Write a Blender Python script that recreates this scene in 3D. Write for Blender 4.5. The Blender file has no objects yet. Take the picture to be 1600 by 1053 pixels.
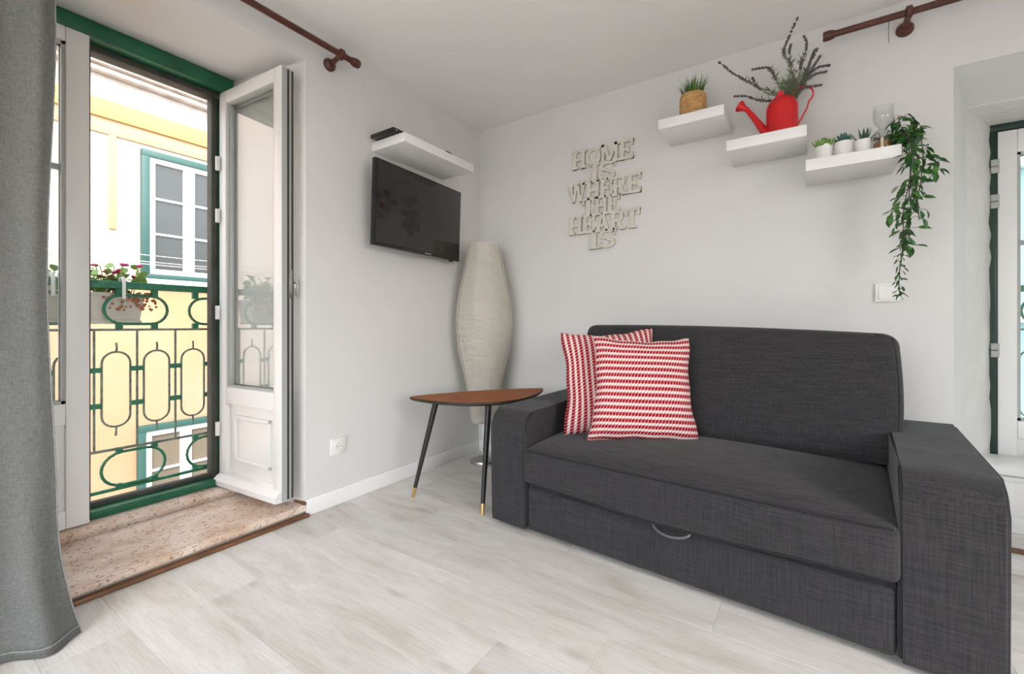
import bpy, bmesh, math, random
from mathutils import Vector, Matrix, Euler
random.seed(11)
SC = bpy.context.scene
COL = SC.collection
PI = math.pi

# ------------------------------------------------------------------ camera, world, light, exposure
cam = bpy.data.cameras.new('camera')
cam.sensor_width = 36.0
cam.lens = 695 / 1600 * 36.0
cam.shift_y = -18.5 / 1600
cam.clip_start = 0.02
camo = bpy.data.objects.new('camera', cam)
COL.objects.link(camo)
camo.location = (2.019, -2.595, 0.92)
camo.rotation_euler = (PI / 2, 0, math.radians(33.6))
SC.camera = camo

world = bpy.data.worlds.new('world'); SC.world = world
world.use_nodes = True
wn = world.node_tree
sky = wn.nodes.new('ShaderNodeTexSky')
sky.sky_type = 'NISHITA'; sky.sun_disc = False
sky.sun_elevation = math.radians(48); sky.sun_rotation = math.radians(120)
sky.air_density = 1.0; sky.dust_density = 3.0
hsv = wn.nodes.new('ShaderNodeHueSaturation'); hsv.inputs['Saturation'].default_value = 0.45
wn.links.new(sky.outputs[0], hsv.inputs['Color'])
wn.links.new(hsv.outputs[0], wn.nodes['Background'].inputs[0])
wn.nodes['Background'].inputs[1].default_value = 1.1

sun = bpy.data.lights.new('sun', 'SUN'); sun.energy = 0.15; sun.angle = math.radians(6); sun.color = (1, .96, .9)
suno = bpy.data.objects.new('sun', sun); COL.objects.link(suno)
suno.rotation_euler = (math.radians(42), 0, math.radians(70))      # high sun from over the roof, onto the houses across the street

def area(name, loc, rot, sx, sy, power, color=(1, 1, 1)):
    l = bpy.data.lights.new(name, 'AREA'); l.shape = 'RECTANGLE'; l.size = sx; l.size_y = sy
    l.energy = power; l.color = color
    o = bpy.data.objects.new(name, l); COL.objects.link(o)
    o.location = loc; o.rotation_euler = rot
    return o
# added room fill, set outside made-up windows of the rear and right walls
area('rear_fill_light', (1.2, -4.42, 1.35), (PI / 2, 0, 0), 2.2, 1.9, 17, (1.0, .97, .93))
area('right_fill_light', (4.52, -2.6, 1.3), (PI / 2, 0, PI / 2), 1.6, 1.9, 3, (1.0, .985, .96))

SC.view_settings.view_transform = 'Standard'
SC.view_settings.look = 'None'
SC.view_settings.gamma = 1.0
SC.view_settings.use_curve_mapping = False
SC.view_settings.exposure = 0.0

# ------------------------------------------------------------------ materials
def _nt(name):
    m = bpy.data.materials.new(name); m.use_nodes = True
    return m, m.node_tree, m.node_tree.nodes['Principled BSDF']

def pm(name, col, rough=.5, metal=0, var=0.0, vscale=8.0, stretch=(1, 1, 1), bump=0.0, bscale=60.0, spec=.5, sheen=0, col2=None, detail=4, trans=0, sss=0):
    m, t, p = _nt(name)
    p.inputs['Base Color'].default_value = (*col, 1)
    p.inputs['Roughness'].default_value = rough
    p.inputs['Metallic'].default_value = metal
    p.inputs['Specular IOR Level'].default_value = spec
    if sheen:
        p.inputs['Sheen Weight'].default_value = sheen
    tc = mp = None
    if var or bump or col2:
        tc = t.nodes.new('ShaderNodeTexCoord'); mp = t.nodes.new('ShaderNodeMapping')
        mp.inputs['Scale'].default_value = stretch
        t.links.new(tc.outputs['Object'], mp.inputs[0])
    if var or col2:
        n = t.nodes.new('ShaderNodeTexNoise'); n.inputs['Scale'].default_value = vscale; n.inputs['Detail'].default_value = detail
        t.links.new(mp.outputs[0], n.inputs['Vector'])
        r = t.nodes.new('ShaderNodeValToRGB')
        r.color_ramp.elements[0].position = .3; r.color_ramp.elements[1].position = .7
        a = col2 if col2 else tuple(c * (1 - var) for c in col)
        b = col if col2 else tuple(min(1, c * (1 + var)) for c in col)
        r.color_ramp.elements[0].color = (*a, 1); r.color_ramp.elements[1].color = (*b, 1)
        t.links.new(n.outputs['Fac'], r.inputs[0]); t.links.new(r.outputs[0], p.inputs['Base Color'])
    if bump:
        n2 = t.nodes.new('ShaderNodeTexNoise'); n2.inputs['Scale'].default_value = bscale; n2.inputs['Detail'].default_value = 5
        t.links.new(mp.outputs[0], n2.inputs['Vector'])
        b = t.nodes.new('ShaderNodeBump'); b.inputs['Strength'].default_value = bump; b.inputs['Distance'].default_value = .01
        t.links.new(n2.outputs['Fac'], b.inputs['Height']); t.links.new(b.outputs[0], p.inputs['Normal'])
    return m

def glass_mat(name, f0=.04, tint=(1, 1, 1), rough=0.0):
    m, t, p = _nt(name)
    t.nodes.remove(p)
    out = t.nodes['Material Output']
    N = t.nodes; L = t.links
    mix = N.new('ShaderNodeMixShader'); tr = N.new('ShaderNodeBsdfTransparent'); gl = N.new('ShaderNodeBsdfGlossy')
    tr.inputs[0].default_value = (*tint, 1); gl.inputs['Roughness'].default_value = rough
    g = N.new('ShaderNodeNewGeometry'); dp = N.new('ShaderNodeVectorMath'); dp.operation = 'DOT_PRODUCT'
    L.new(g.outputs['Incoming'], dp.inputs[0]); L.new(g.outputs['Normal'], dp.inputs[1])
    def mm(op, x, y):
        n = N.new('ShaderNodeMath'); n.operation = op
        for i, q in enumerate((x, y)):
            if isinstance(q, (int, float)): n.inputs[i].default_value = q
            else: L.new(q, n.inputs[i])
        return n.outputs[0]
    c = mm('ABSOLUTE', dp.outputs['Value'], 0)
    f5 = mm('POWER', mm('SUBTRACT', 1.0, c), 5.0)          # Schlick's Fresnel, same from both faces
    fac = mm('ADD', f0, mm('MULTIPLY', f5, 1 - f0))
    L.new(fac, mix.inputs[0]); L.new(tr.outputs[0], mix.inputs[1]); L.new(gl.outputs[0], mix.inputs[2])
    t.links.new(mix.outputs[0], out.inputs[0])
    return m

def floor_mat():
    m, t, p = _nt('pale_oak_laminate')
    N = t.nodes; L = t.links
    tc = N.new('ShaderNodeTexCoord'); oi = N.new('ShaderNodeObjectInfo')
    add = N.new('ShaderNodeVectorMath'); add.operation = 'ADD'
    mul = N.new('ShaderNodeVectorMath'); mul.operation = 'SCALE'; mul.inputs['Scale'].default_value = 37.0
    comb = N.new('ShaderNodeCombineXYZ')
    L.new(oi.outputs['Random'], comb.inputs[0]); L.new(oi.outputs['Random'], comb.inputs[1])
    L.new(comb.outputs[0], mul.inputs[0]); L.new(tc.outputs['Object'], add.inputs[0]); L.new(mul.outputs[0], add.inputs[1])
    mp = N.new('ShaderNodeMapping'); mp.inputs['Scale'].default_value = (1.0, 4.2, 1.0); L.new(add.outputs[0], mp.inputs[0])
    n1 = N.new('ShaderNodeTexNoise'); n1.inputs['Scale'].default_value = 2.0; n1.inputs['Detail'].default_value = 8; n1.inputs['Roughness'].default_value = .6; n1.inputs['Distortion'].default_value = .5
    L.new(mp.outputs[0], n1.inputs['Vector'])
    r1 = N.new('ShaderNodeValToRGB')
    e = r1.color_ramp.elements
    e[0].position = .24; e[0].color = (.50, .45, .38, 1); e[1].position = .60; e[1].color = (.76, .745, .715, 1)
    k = r1.color_ramp.elements.new(.44); k.color = (.67, .64, .59, 1)
    L.new(n1.outputs['Fac'], r1.inputs[0])
    # fine pores
    mp2 = N.new('ShaderNodeMapping'); mp2.inputs['Scale'].default_value = (4.0, 60.0, 1.0); L.new(add.outputs[0], mp2.inputs[0])
    n2 = N.new('ShaderNodeTexNoise'); n2.inputs['Scale'].default_value = 3; n2.inputs['Detail'].default_value = 3
    L.new(mp2.outputs[0], n2.inputs['Vector'])
    r2 = N.new('ShaderNodeValToRGB'); r2.color_ramp.elements[0].position = .3; r2.color_ramp.elements[0].color = (.9, .89, .87, 1); r2.color_ramp.elements[1].position = .55; r2.color_ramp.elements[1].color = (1, 1, 1, 1)
    L.new(n2.outputs['Fac'], r2.inputs[0])
    mx = N.new('ShaderNodeMix'); mx.data_type = 'RGBA'; mx.blend_type = 'MULTIPLY'; mx.inputs[0].default_value = 1
    L.new(r1.outputs[0], mx.inputs[6]); L.new(r2.outputs[0], mx.inputs[7])
    # sparse knots
    mp3 = N.new('ShaderNodeMapping'); mp3.inputs['Scale'].default_value = (1.1, 3.2, 1.0); L.new(add.outputs[0], mp3.inputs[0])
    v = N.new('ShaderNodeTexVoronoi'); v.inputs['Scale'].default_value = 1.7; L.new(mp3.outputs[0], v.inputs['Vector'])
    r3 = N.new('ShaderNodeValToRGB'); r3.color_ramp.elements[0].position = .03; r3.color_ramp.elements[0].color = (.5, .46, .4, 1); r3.color_ramp.elements[1].position = .13; r3.color_ramp.elements[1].color = (1, 1, 1, 1)
    L.new(v.outputs['Distance'], r3.inputs[0])
    mx2 = N.new('ShaderNodeMix'); mx2.data_type = 'RGBA'; mx2.blend_type = 'MULTIPLY'; mx2.inputs[0].default_value = .55
    L.new(mx.outputs[2], mx2.inputs[6]); L.new(r3.outputs[0], mx2.inputs[7])
    # plank to plank tone
    hs = N.new('ShaderNodeHueSaturation')
    mr = N.new('ShaderNodeMapRange'); mr.inputs[3].default_value = .93; mr.inputs[4].default_value = 1.06
    L.new(oi.outputs['Random'], mr.inputs[0]); L.new(mr.outputs[0], hs.inputs['Value']); L.new(mx2.outputs[2], hs.inputs['Color'])
    L.new(hs.outputs[0], p.inputs['Base Color'])
    p.inputs['Roughness'].default_value = .42; p.inputs['Specular IOR Level'].default_value = .4
    b = N.new('ShaderNodeBump'); b.inputs['Strength'].default_value = .08; b.inputs['Distance'].default_value = .004
    L.new(n2.outputs['Fac'], b.inputs['Height']); L.new(b.outputs[0], p.inputs['Normal'])
    return m

def stone_mat():
    m, t, p = _nt('pink_limestone')
    N = t.nodes; L = t.links
    tc = N.new('ShaderNodeTexCoord')
    n1 = N.new('ShaderNodeTexNoise'); n1.inputs['Scale'].default_value = 5; n1.inputs['Detail'].default_value = 6; n1.inputs['Distortion'].default_value = .8
    n2 = N.new('ShaderNodeTexNoise'); n2.inputs['Scale'].default_value = 60; n2.inputs['Detail'].default_value = 7; n2.inputs['Distortion'].default_value = 1.2
    L.new(tc.outputs['Object'], n1.inputs['Vector']); L.new(tc.outputs['Object'], n2.inputs['Vector'])
    r1 = N.new('ShaderNodeValToRGB'); e = r1.color_ramp.elements
    e[0].position = .30; e[0].color = (.60, .41, .28, 1); e[1].position = .58; e[1].color = (.82, .69, .59, 1)
    L.new(n1.outputs['Fac'], r1.inputs[0])
    r2 = N.new('ShaderNodeValToRGB'); e = r2.color_ramp.elements
    e[0].position = .33; e[0].color = (.30, .22, .17, 1); e[1].position = .46; e[1].color = (1, 1, 1, 1)
    L.new(n2.outputs['Fac'], r2.inputs[0])
    mx = N.new('ShaderNodeMix'); mx.data_type = 'RGBA'; mx.blend_type = 'MULTIPLY'; mx.inputs[0].default_value = .75
    L.new(r1.outputs[0], mx.inputs[6]); L.new(r2.outputs[0], mx.inputs[7]); L.new(mx.outputs[2], p.inputs['Base Color'])
    p.inputs['Roughness'].default_value = .55
    b = N.new('ShaderNodeBump'); b.inputs['Strength'].default_value = .3; b.inputs['Distance'].default_value = .004
    L.new(n2.outputs['Fac'], b.inputs['Height']); L.new(b.outputs[0], p.inputs['Normal'])
    return m

def fabric_mat(name, c1, c2, sx, sy, sz):
    m, t, p = _nt(name)
    N = t.nodes; L = t.links
    tc = N.new('ShaderNodeTexCoord'); mp = N.new('ShaderNodeMapping'); mp.inputs['Scale'].default_value = (sx, sy, sz)
    L.new(tc.outputs['Object'], mp.inputs[0])
    n = N.new('ShaderNodeTexNoise'); n.inputs['Scale'].default_value = 1; n.inputs['Detail'].default_value = 6; n.inputs['Roughness'].default_value = .7
    L.new(mp.outputs[0], n.inputs['Vector'])
    mpb = N.new('ShaderNodeMapping'); mpb.inputs['Scale'].default_value = (sz, sz, sx); L.new(tc.outputs['Object'], mpb.inputs[0])
    nb = N.new('ShaderNodeTexNoise'); nb.inputs['Scale'].default_value = 1; nb.inputs['Detail'].default_value = 5
    L.new(mpb.outputs[0], nb.inputs['Vector'])
    av = N.new('ShaderNodeMath'); av.operation = 'MULTIPLY_ADD'; av.inputs[1].default_value = .6
    s2 = N.new('ShaderNodeMath'); s2.operation = 'MULTIPLY'; s2.inputs[1].default_value = .4
    L.new(nb.outputs['Fac'], s2.inputs[0]); L.new(n.outputs['Fac'], av.inputs[0]); L.new(s2.outputs[0], av.inputs[2])
    r = N.new('ShaderNodeValToRGB'); r.color_ramp.elements[0].position = .36; r.color_ramp.elements[1].position = .64
    r.color_ramp.elements[0].color = (*c1, 1); r.color_ramp.elements[1].color = (*c2, 1)
    L.new(av.outputs[0], r.inputs[0]); L.new(r.outputs[0], p.inputs['Base Color'])
    p.inputs['Roughness'].default_value = .95; p.inputs['Specular IOR Level'].default_value = .15
    p.inputs['Sheen Weight'].default_value = .12
    b = N.new('ShaderNodeBump'); b.inputs['Strength'].default_value = .35; b.inputs['Distance'].default_value = .003
    L.new(av.outputs[0], b.inputs['Height']); L.new(b.outputs[0], p.inputs['Normal'])
    return m

def houndstooth(name, vertical):
    """knitted red and white stripes; uses the UV map of the cushion"""
    m, t, p = _nt(name)
    N = t.nodes; L = t.links
    uv = N.new('ShaderNodeTexCoord'); sep = N.new('ShaderNodeSeparateXYZ'); L.new(uv.outputs['UV'], sep.inputs[0])
    a, b = (0, 1) if not vertical else (1, 0)
    def math_(op, x, y=None, z=None):
        n = N.new('ShaderNodeMath'); n.operation = op
        for i, q in enumerate((x, y, z)):
            if q is None: continue
            if isinstance(q, (int, float)): n.inputs[i].default_value = q
            else: L.new(q, n.inputs[i])
        return n.outputs[0]
    U = sep.outputs[a]; V = sep.outputs[b]
    # V stripes with a toothed edge along U
    tooth = math_('PINGPONG', math_('MULTIPLY', U, 34.0), 0.5)
    ph = math_('FRACT', math_('ADD', math_('MULTIPLY', V, 17.0), math_('MULTIPLY', tooth, 0.36)))
    core = math_('LESS_THAN', ph, 0.56)
    # small woven gaps in the red rows and red ticks in the white rows
    tick = math_('LESS_THAN', math_('FRACT', math_('MULTIPLY', U, 34.0)), 0.34)
    inv = math_('SUBTRACT', 1.0, core)
    fac = math_('ADD', math_('SUBTRACT', core, math_('MULTIPLY', tick, math_('MULTIPLY', core, 0.30))), math_('MULTIPLY', tick, math_('MULTIPLY', inv, 0.34)))
    ns = N.new('ShaderNodeTexNoise'); ns.inputs['Scale'].default_value = 90; L.new(uv.outputs['UV'], ns.inputs['Vector'])
    mix = N.new('ShaderNodeMix'); mix.data_type = 'RGBA'
    mix.inputs[6].default_value = (.82, .68, .64, 1); mix.inputs[7].default_value = (.34, .004, .016, 1)
    L.new(fac, mix.inputs[0])
    mul = N.new('ShaderNodeMix'); mul.data_type = 'RGBA'; mul.blend_type = 'MULTIPLY'; mul.inputs[0].default_value = .5
    L.new(mix.outputs[2], mul.inputs[6]); L.new(ns.outputs['Fac'], mul.inputs[7])
    L.new(mix.outputs[2], p.inputs['Base Color'])
    p.inputs['Roughness'].default_value = .9; p.inputs['Specular IOR Level'].default_value = .1
    bp = N.new('ShaderNodeBump'); bp.inputs['Strength'].default_value = .6; bp.inputs['Distance'].default_value = .004
    L.new(math_('PINGPONG', ph, .5), bp.inputs['Height']); L.new(bp.outputs[0], p.inputs['Normal'])
    return m

M = {}
M['wall'] = pm('white_plaster', (.715, .71, .70), .9, var=.015, vscale=3, bump=.05, bscale=25, spec=.2)
M['rough_wall'] = pm('rough_white_plaster', (.72, .72, .69), .95, var=.05, vscale=6, bump=.9, bscale=16, spec=.1)
M['ceiling'] = pm('ceiling_white', (.87, .855, .83), .9, spec=.2)
M['white'] = pm('white_lacquer', (.84, .835, .82), .35, spec=.4)
M['white_door'] = pm('white_door_paint', (.82, .82, .805), .35, spec=.5)
M['white_plastic'] = pm('white_plastic', (.83, .82, .80), .3)
M['green'] = pm('green_gloss_paint', (.012, .125, .062), .38, var=.25, vscale=9)
M['green_dark'] = pm('dark_green_paint', (.003, .028, .019), .4, var=.2, vscale=9)
M['iron_green'] = pm('green_iron_paint', (.022, .18, .095), .42, var=.3, vscale=30)
M['iron_worn'] = pm('worn_green_iron', (.16, .21, .17), .5, var=.35, vscale=40)
M['rebate'] = pm('weathered_rebate', (.055, .058, .050), .7, var=.3, vscale=12)
M['floor'] = floor_mat()
M['subfloor'] = pm('subfloor', (.35, .31, .26), .8)
M['stone'] = stone_mat()
M['oak'] = pm('brown_wood_strip', (.17, .078, .034), .5, var=.4, vscale=14, stretch=(6, 1, 6))
M['rodwood'] = pm('dark_stained_rod', (.085, .024, .013), .38, var=.35, vscale=10, stretch=(1, 1, 6))
M['walnut'] = pm('walnut_veneer', (.38, .12, .028), .55, spec=.25, col2=(.24, .07, .016), vscale=9, stretch=(6, 1.2, 1), detail=7)
M['black'] = pm('black_lacquer', (.012, .012, .012), .4)
M['edge'] = pm('dark_table_edge', (.03, .018, .012), .45)
M['brass'] = pm('brass', (.72, .50, .22), .3, metal=1)
M['steel'] = pm('brushed_steel', (.55, .55, .54), .3, metal=1)
M['chrome'] = pm('handle_chrome', (.62, .63, .64), .25, metal=1)
M['pull'] = pm('dull_grey_metal', (.16, .16, .16), .4, metal=.6)
M['paper'] = pm('rice_paper', (.90, .87, .80), .95, var=.03, vscale=14, bump=.9, bscale=22, stretch=(1, 1, 2.5), spec=.1)
_t = M['paper'].node_tree; _p = _t.nodes['Principled BSDF']; _o = _t.nodes['Material Output']
_tr = _t.nodes.new('ShaderNodeBsdfTranslucent'); _tr.inputs[0].default_value = (.86, .83, .76, 1)
_mx = _t.nodes.new('ShaderNodeMixShader'); _mx.inputs[0].default_value = .22
_t.links.new(_p.outputs[0], _mx.inputs[1]); _t.links.new(_tr.outputs[0], _mx.inputs[2]); _t.links.new(_mx.outputs[0], _o.inputs[0])
M['screen'] = pm('tv_screen', (.014, .014, .013), .09, spec=.65)
M['bezel'] = pm('tv_bezel', (.008, .008, .008), .3)
M['logo'] = pm('pale_print', (.5, .5, .5), .5)
M['sofa'] = fabric_mat('charcoal_weave', (.022, .0215, .0235), (.053, .051, .053), 11, 11, 260)
M['piping'] = pm('charcoal_piping', (.030, .030, .032), .95, spec=.1)
M['curtain'] = fabric_mat('grey_linen', (.22, .225, .22), (.34, .345, .335), 60, 60, 260)
M['cush_h'] = houndstooth('red_white_rows', False)
M['cush_v'] = houndstooth('red_white_columns', True)
M['letters'] = pm('pale_wood_letters', (.66, .635, .565), .75, var=.06, vscale=20)
M['red'] = pm('red_enamel', (.62, .006, .010), .3)
M['basket'] = pm('seagrass', (.64, .39, .17), .8, col2=(.46, .25, .09), vscale=40)
M['grass'] = pm('grass_blades', (.10, .21, .03), .5, col2=(.04, .10, .015), vscale=30)
M['soil'] = pm('dark_soil', (.03, .02, .012), 1)
M['potwhite'] = pm('white_ceramic', (.82, .81, .79), .35)
M['succ1'] = pm('bright_green_succulent', (.16, .30, .06), .5, var=.3, vscale=40)
M['succ2'] = pm('blue_green_succulent', (.05, .14, .11), .5, var=.3, vscale=40)
M['succ3'] = pm('dark_green_aloe', (.04, .10, .06), .45, var=.3, vscale=40)
M['leaf'] = pm('ivy_leaf', (.045, .17, .03), .4, col2=(.02, .09, .018), vscale=6)
M['leaf2'] = pm('ivy_leaf_light', (.13, .30, .05), .4, col2=(.05, .17, .03), vscale=6)
M['vine'] = pm('vine_stem', (.05, .055, .03), .7)
M['lavender'] = pm('lavender_flower', (.155, .125, .145), .8, col2=(.08, .065, .075), vscale=60)
M['lavstem'] = pm('lavender_stem', (.13, .14, .085), .8)
M['lavleaf'] = pm('lavender_leaf', (.12, .16, .085), .7)
M['jar'] = glass_mat('clear_glass', .05, (.95, .96, .955))
M['pane'] = glass_mat('double_glazing', .09, (.97, .985, .975))
M['potpourri'] = pm('amber_filling', (.42, .17, .04), .6, col2=(.25, .09, .02), vscale=50)
M['wax'] = pm('candle_wax', (.82, .72, .50), .5)
M['twig'] = pm('dark_twig', (.05, .045, .035), .8)
M['gasket'] = pm('grey_gasket', (.045, .047, .045), .6)
M['alu'] = pm('grey_metal_edge', (.42, .43, .42), .45)
# outdoors
M['f_white'] = pm('white_render', (.56, .485, .43), .95, col2=(.52, .425, .36), vscale=1.1)
M['f_peach'] = pm('peach_render', (.52, .375, .28), .95, col2=(.54, .45, .375), vscale=.9)
M['f_cream'] = pm('cream_yellow_render', (.42, .225, .115), .95, col2=(.42, .255, .165), vscale=1.2)
M['f_yellow'] = pm('yellow_band_render', (.48, .325, .10), .95, var=.08, vscale=3)
M['f_orange'] = pm('orange_render', (.52, .31, .14), .95)
M['f_stain'] = pm('stained_cornice', (.56, .50, .47), .95, col2=(.40, .33, .29), vscale=7, stretch=(1, 1, 3))
M['f_green'] = pm('window_green', (.022, .075, .062), .5)
M['f_sash'] = pm('sash_white', (.82, .82, .80), .5)
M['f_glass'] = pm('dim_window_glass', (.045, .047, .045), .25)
M['f_blind'] = pm('tan_blind', (.14, .11, .075), .6)
M['f_red'] = pm('red_surround', (.62, .10, .06), .7)
M['f_teal'] = pm('pale_teal_render', (.24, .46, .48), .95, var=.06, vscale=.6)
M['planter'] = pm('grey_planter_plastic', (.66, .63, .57), .6, var=.08, vscale=8)
M['fl_pink'] = pm('magenta_petal', (.55, .02, .16), .6)
M['fl_red'] = pm('rust_petal', (.45, .07, .05), .6)
M['fl_leaf'] = pm('geranium_leaf', (.34, .50, .14), .6, col2=(.18, .34, .07), vscale=30)
M['fl_brown'] = pm('withered_leaf', (.40, .16, .08), .7)
M['street'] = pm('street_cobble', (.34, .32, .30), .9, var=.15, vscale=6)
M['wire'] = pm('cable', (.30, .28, .26), .7)
M['blackplastic'] = pm('black_plastic', (.012, .012, .012), .35)

# ------------------------------------------------------------------ mesh helpers
class MB:
    def __init__(s):
        s.bm = bmesh.new()
    def box(s, x0, x1, y0, y1, z0, z1, bev=0.0, seg=2):
        b = s.bm
        vs = [b.verts.new((x, y, z)) for x in (x0, x1) for y in (y0, y1) for z in (z0, z1)]
        idx = [(0, 1, 3, 2), (4, 6, 7, 5), (0, 4, 5, 1), (2, 3, 7, 6), (0, 2, 6, 4), (1, 5, 7, 3)]
        fs = [b.faces.new([vs[i] for i in f]) for f in idx]
        if bev > 0:
            es = list({e for f in fs for e in f.edges})
            bmesh.ops.bevel(b, geom=es, offset=bev, segments=seg, profile=.5, affect='EDGES')
        return s
    def prism(s, pts, z0, z1, axis='z'):
        """pts: 2d polygon; extruded along the axis"""
        b = s.bm
        def mk(p, h):
            return {'z': (p[0], p[1], h), 'x': (h, p[0], p[1]), 'y': (p[0], h, p[1])}[axis]
        a = [b.verts.new(mk(p, z0)) for p in pts]; c = [b.verts.new(mk(p, z1)) for p in pts]
        n = len(pts)
        b.faces.new(a[::-1]); b.faces.new(c)
        for i in range(n):
            b.faces.new((a[i], a[(i + 1) % n], c[(i + 1) % n], c[i]))
        return s
    def tube(s, pts, r, seg=8, closed=False, caps=True):
        b = s.bm
        P = [Vector(p) for p in pts]; n = len(P)
        R = r if isinstance(r, (list, tuple)) else [r] * n
        prev = None; rings = []
        for i in range(n):
            if closed:
                d = P[(i + 1) % n] - P[i - 1]
            else:
                d = P[min(i + 1, n - 1)] - P[max(i - 1, 0)]
            if d.length < 1e-9: d = Vector((0, 0, 1))
            d.normalize()
            if prev is None:
                up = Vector((0, 0, 1)) if abs(d.z) < .9 else Vector((1, 0, 0))
                u = d.cross(up).normalized()
            else:
                u = (prev - d * prev.dot(d))
                u = u.normalized() if u.length > 1e-6 else d.orthogonal().normalized()
            prev = u; v = d.cross(u)
            rings.append([b.verts.new(P[i] + (u * math.cos(2 * PI * k / seg) + v * math.sin(2 * PI * k / seg)) * R[i]) for k in range(seg)])
        m = n if closed else n - 1
        for i in range(m):
            A = rings[i]; B = rings[(i + 1) % n]
            for k in range(seg):
                b.faces.new((A[k], A[(k + 1) % seg], B[(k + 1) % seg], B[k]))
        if caps and not closed:
            b.faces.new(rings[0][::-1]); b.faces.new(rings[-1])
        return s
    def lathe(s, prof, c=(0, 0, 0), seg=32, rfun=None, axis='z', close=True):
        b = s.bm; rings = []
        for (r, h) in prof:
            ring = []
            for k in range(seg):
                a = 2 * PI * k / seg
                rr = rfun(r, h, a) if rfun else r
                q = (rr * math.cos(a), rr * math.sin(a), h)
                if axis == 'x': q = (q[2], q[0], q[1])
                if axis == 'y': q = (q[1], q[2], q[0])
                ring.append(b.verts.new((c[0] + q[0], c[1] + q[1], c[2] + q[2])))
            rings.append(ring)
        for A, B in zip(rings, rings[1:]):
            for k in range(seg):
                b.faces.new((A[k], A[(k + 1) % seg], B[(k + 1) % seg], B[k]))
        if close:
            b.faces.new(rings[0][::-1]); b.faces.new(rings[-1])
        return s
    def blob(s, c, r, sc=(1, 1, 1), lev=1):
        mat = Matrix.Translation(c) @ Matrix.Diagonal((r * sc[0], r * sc[1], r * sc[2], 1))
        bmesh.ops.create_icosphere(s.bm, subdivisions=lev, radius=1, matrix=mat)
        return s
    def poly(s, pts):
        s.bm.faces.new([s.bm.verts.new(p) for p in pts]); return s
    def grid(s, f, nu, nv, uv=False):
        b = s.bm
        V = [[b.verts.new(f(i / nu, j / nv)) for j in range(nv + 1)] for i in range(nu + 1)]
        for i in range(nu):
            for j in range(nv):
                b.faces.new((V[i][j], V[i + 1][j], V[i + 1][j + 1], V[i][j + 1]))
        return s
    def xform(s, fn):
        for v in s.bm.verts: v.co = Vector(fn(v.co))
        return s
    def build(s, name, mat, parent=None, smooth=True, ang=.6, fix=True):
        b = s.bm
        if fix:
            bmesh.ops.recalc_face_normals(b, faces=b.faces[:])
        if smooth:
            for f in b.faces: f.smooth = True
            for e in b.edges:
                if len(e.link_faces) == 2 and e.calc_face_angle(0) > ang: e.smooth = False
        root = parent
        while root is not None and root.parent is not None: root = root.parent
        off = Vector(root['_o']) if root is not None and '_o' in root.keys() else Vector((0, 0, 0))
        if off.length:
            for v in b.verts: v.co -= off
        me = bpy.data.meshes.new(name); b.to_mesh(me); b.free()
        me.materials.append(M[mat] if isinstance(mat, str) else mat)
        o = bpy.data.objects.new(name, me); COL.objects.link(o)
        if parent is not None: o.parent = parent
        return o

def tag(o, label=None, cat=None, group=None, kind=None):
    if label: o['label'] = label
    if cat: o['category'] = cat
    if group: o['group'] = group
    if kind: o['kind'] = kind
    return o
def thing(name, label, cat, loc=(0, 0, 0), group=None, kind=None):
    o = bpy.data.objects.new(name, None); COL.objects.link(o); o.location = loc
    o.empty_display_size = .1
    o['_o'] = tuple(loc)
    return tag(o, label, cat, group, kind)
def inst(name, src, parent, loc, rot=(0, 0, 0), scale=(1, 1, 1), mat=None):
    """a piece sharing mesh data; loc in world, parent unrotated"""
    o = bpy.data.objects.new(name, src); COL.objects.link(o); o.parent = parent
    root = parent
    while root.parent is not None: root = root.parent
    off = Vector(root['_o']) if '_o' in root.keys() else Vector((0, 0, 0))
    o.location = Vector(loc) - off
    o.rotation_euler = rot
    o.scale = scale if isinstance(scale, (tuple, list)) else (scale,) * 3
    return o
def mesh_only(mb, name, mat):
    o = mb.build(name, mat); me = o.data; bpy.data.objects.remove(o); return me

# ------------------------------------------------------------------ the room
RX1, RY0, CZ = 4.4, -4.3, 2.347
XO = -.62      # outer face of the left wall
YO = .62       # outer face of the back wall
# left wall
w = MB()
w.prism([(0, .0), (0, -1.356), (-.53, -1.465), (XO, -1.465), (XO, YO), (0, YO)][::-1], -.2, 2.62)
w.prism([(0, -2.70), (0, RY0 - .2), (XO, RY0 - .2), (XO, -2.60), (-.53, -2.60)], -.2, 2.62)
w.prism([(0, -1.356), (0, -2.70), (-.53, -2.60), (XO, -2.60), (XO, -1.465), (-.53, -1.465)], 2.2, 2.62)
for v in w.bm.verts: pass
wl = tag(w.build('wall_left', 'wall', smooth=False), 'white plastered wall with the balcony door and its deep splayed reveal', kind='structure')
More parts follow.
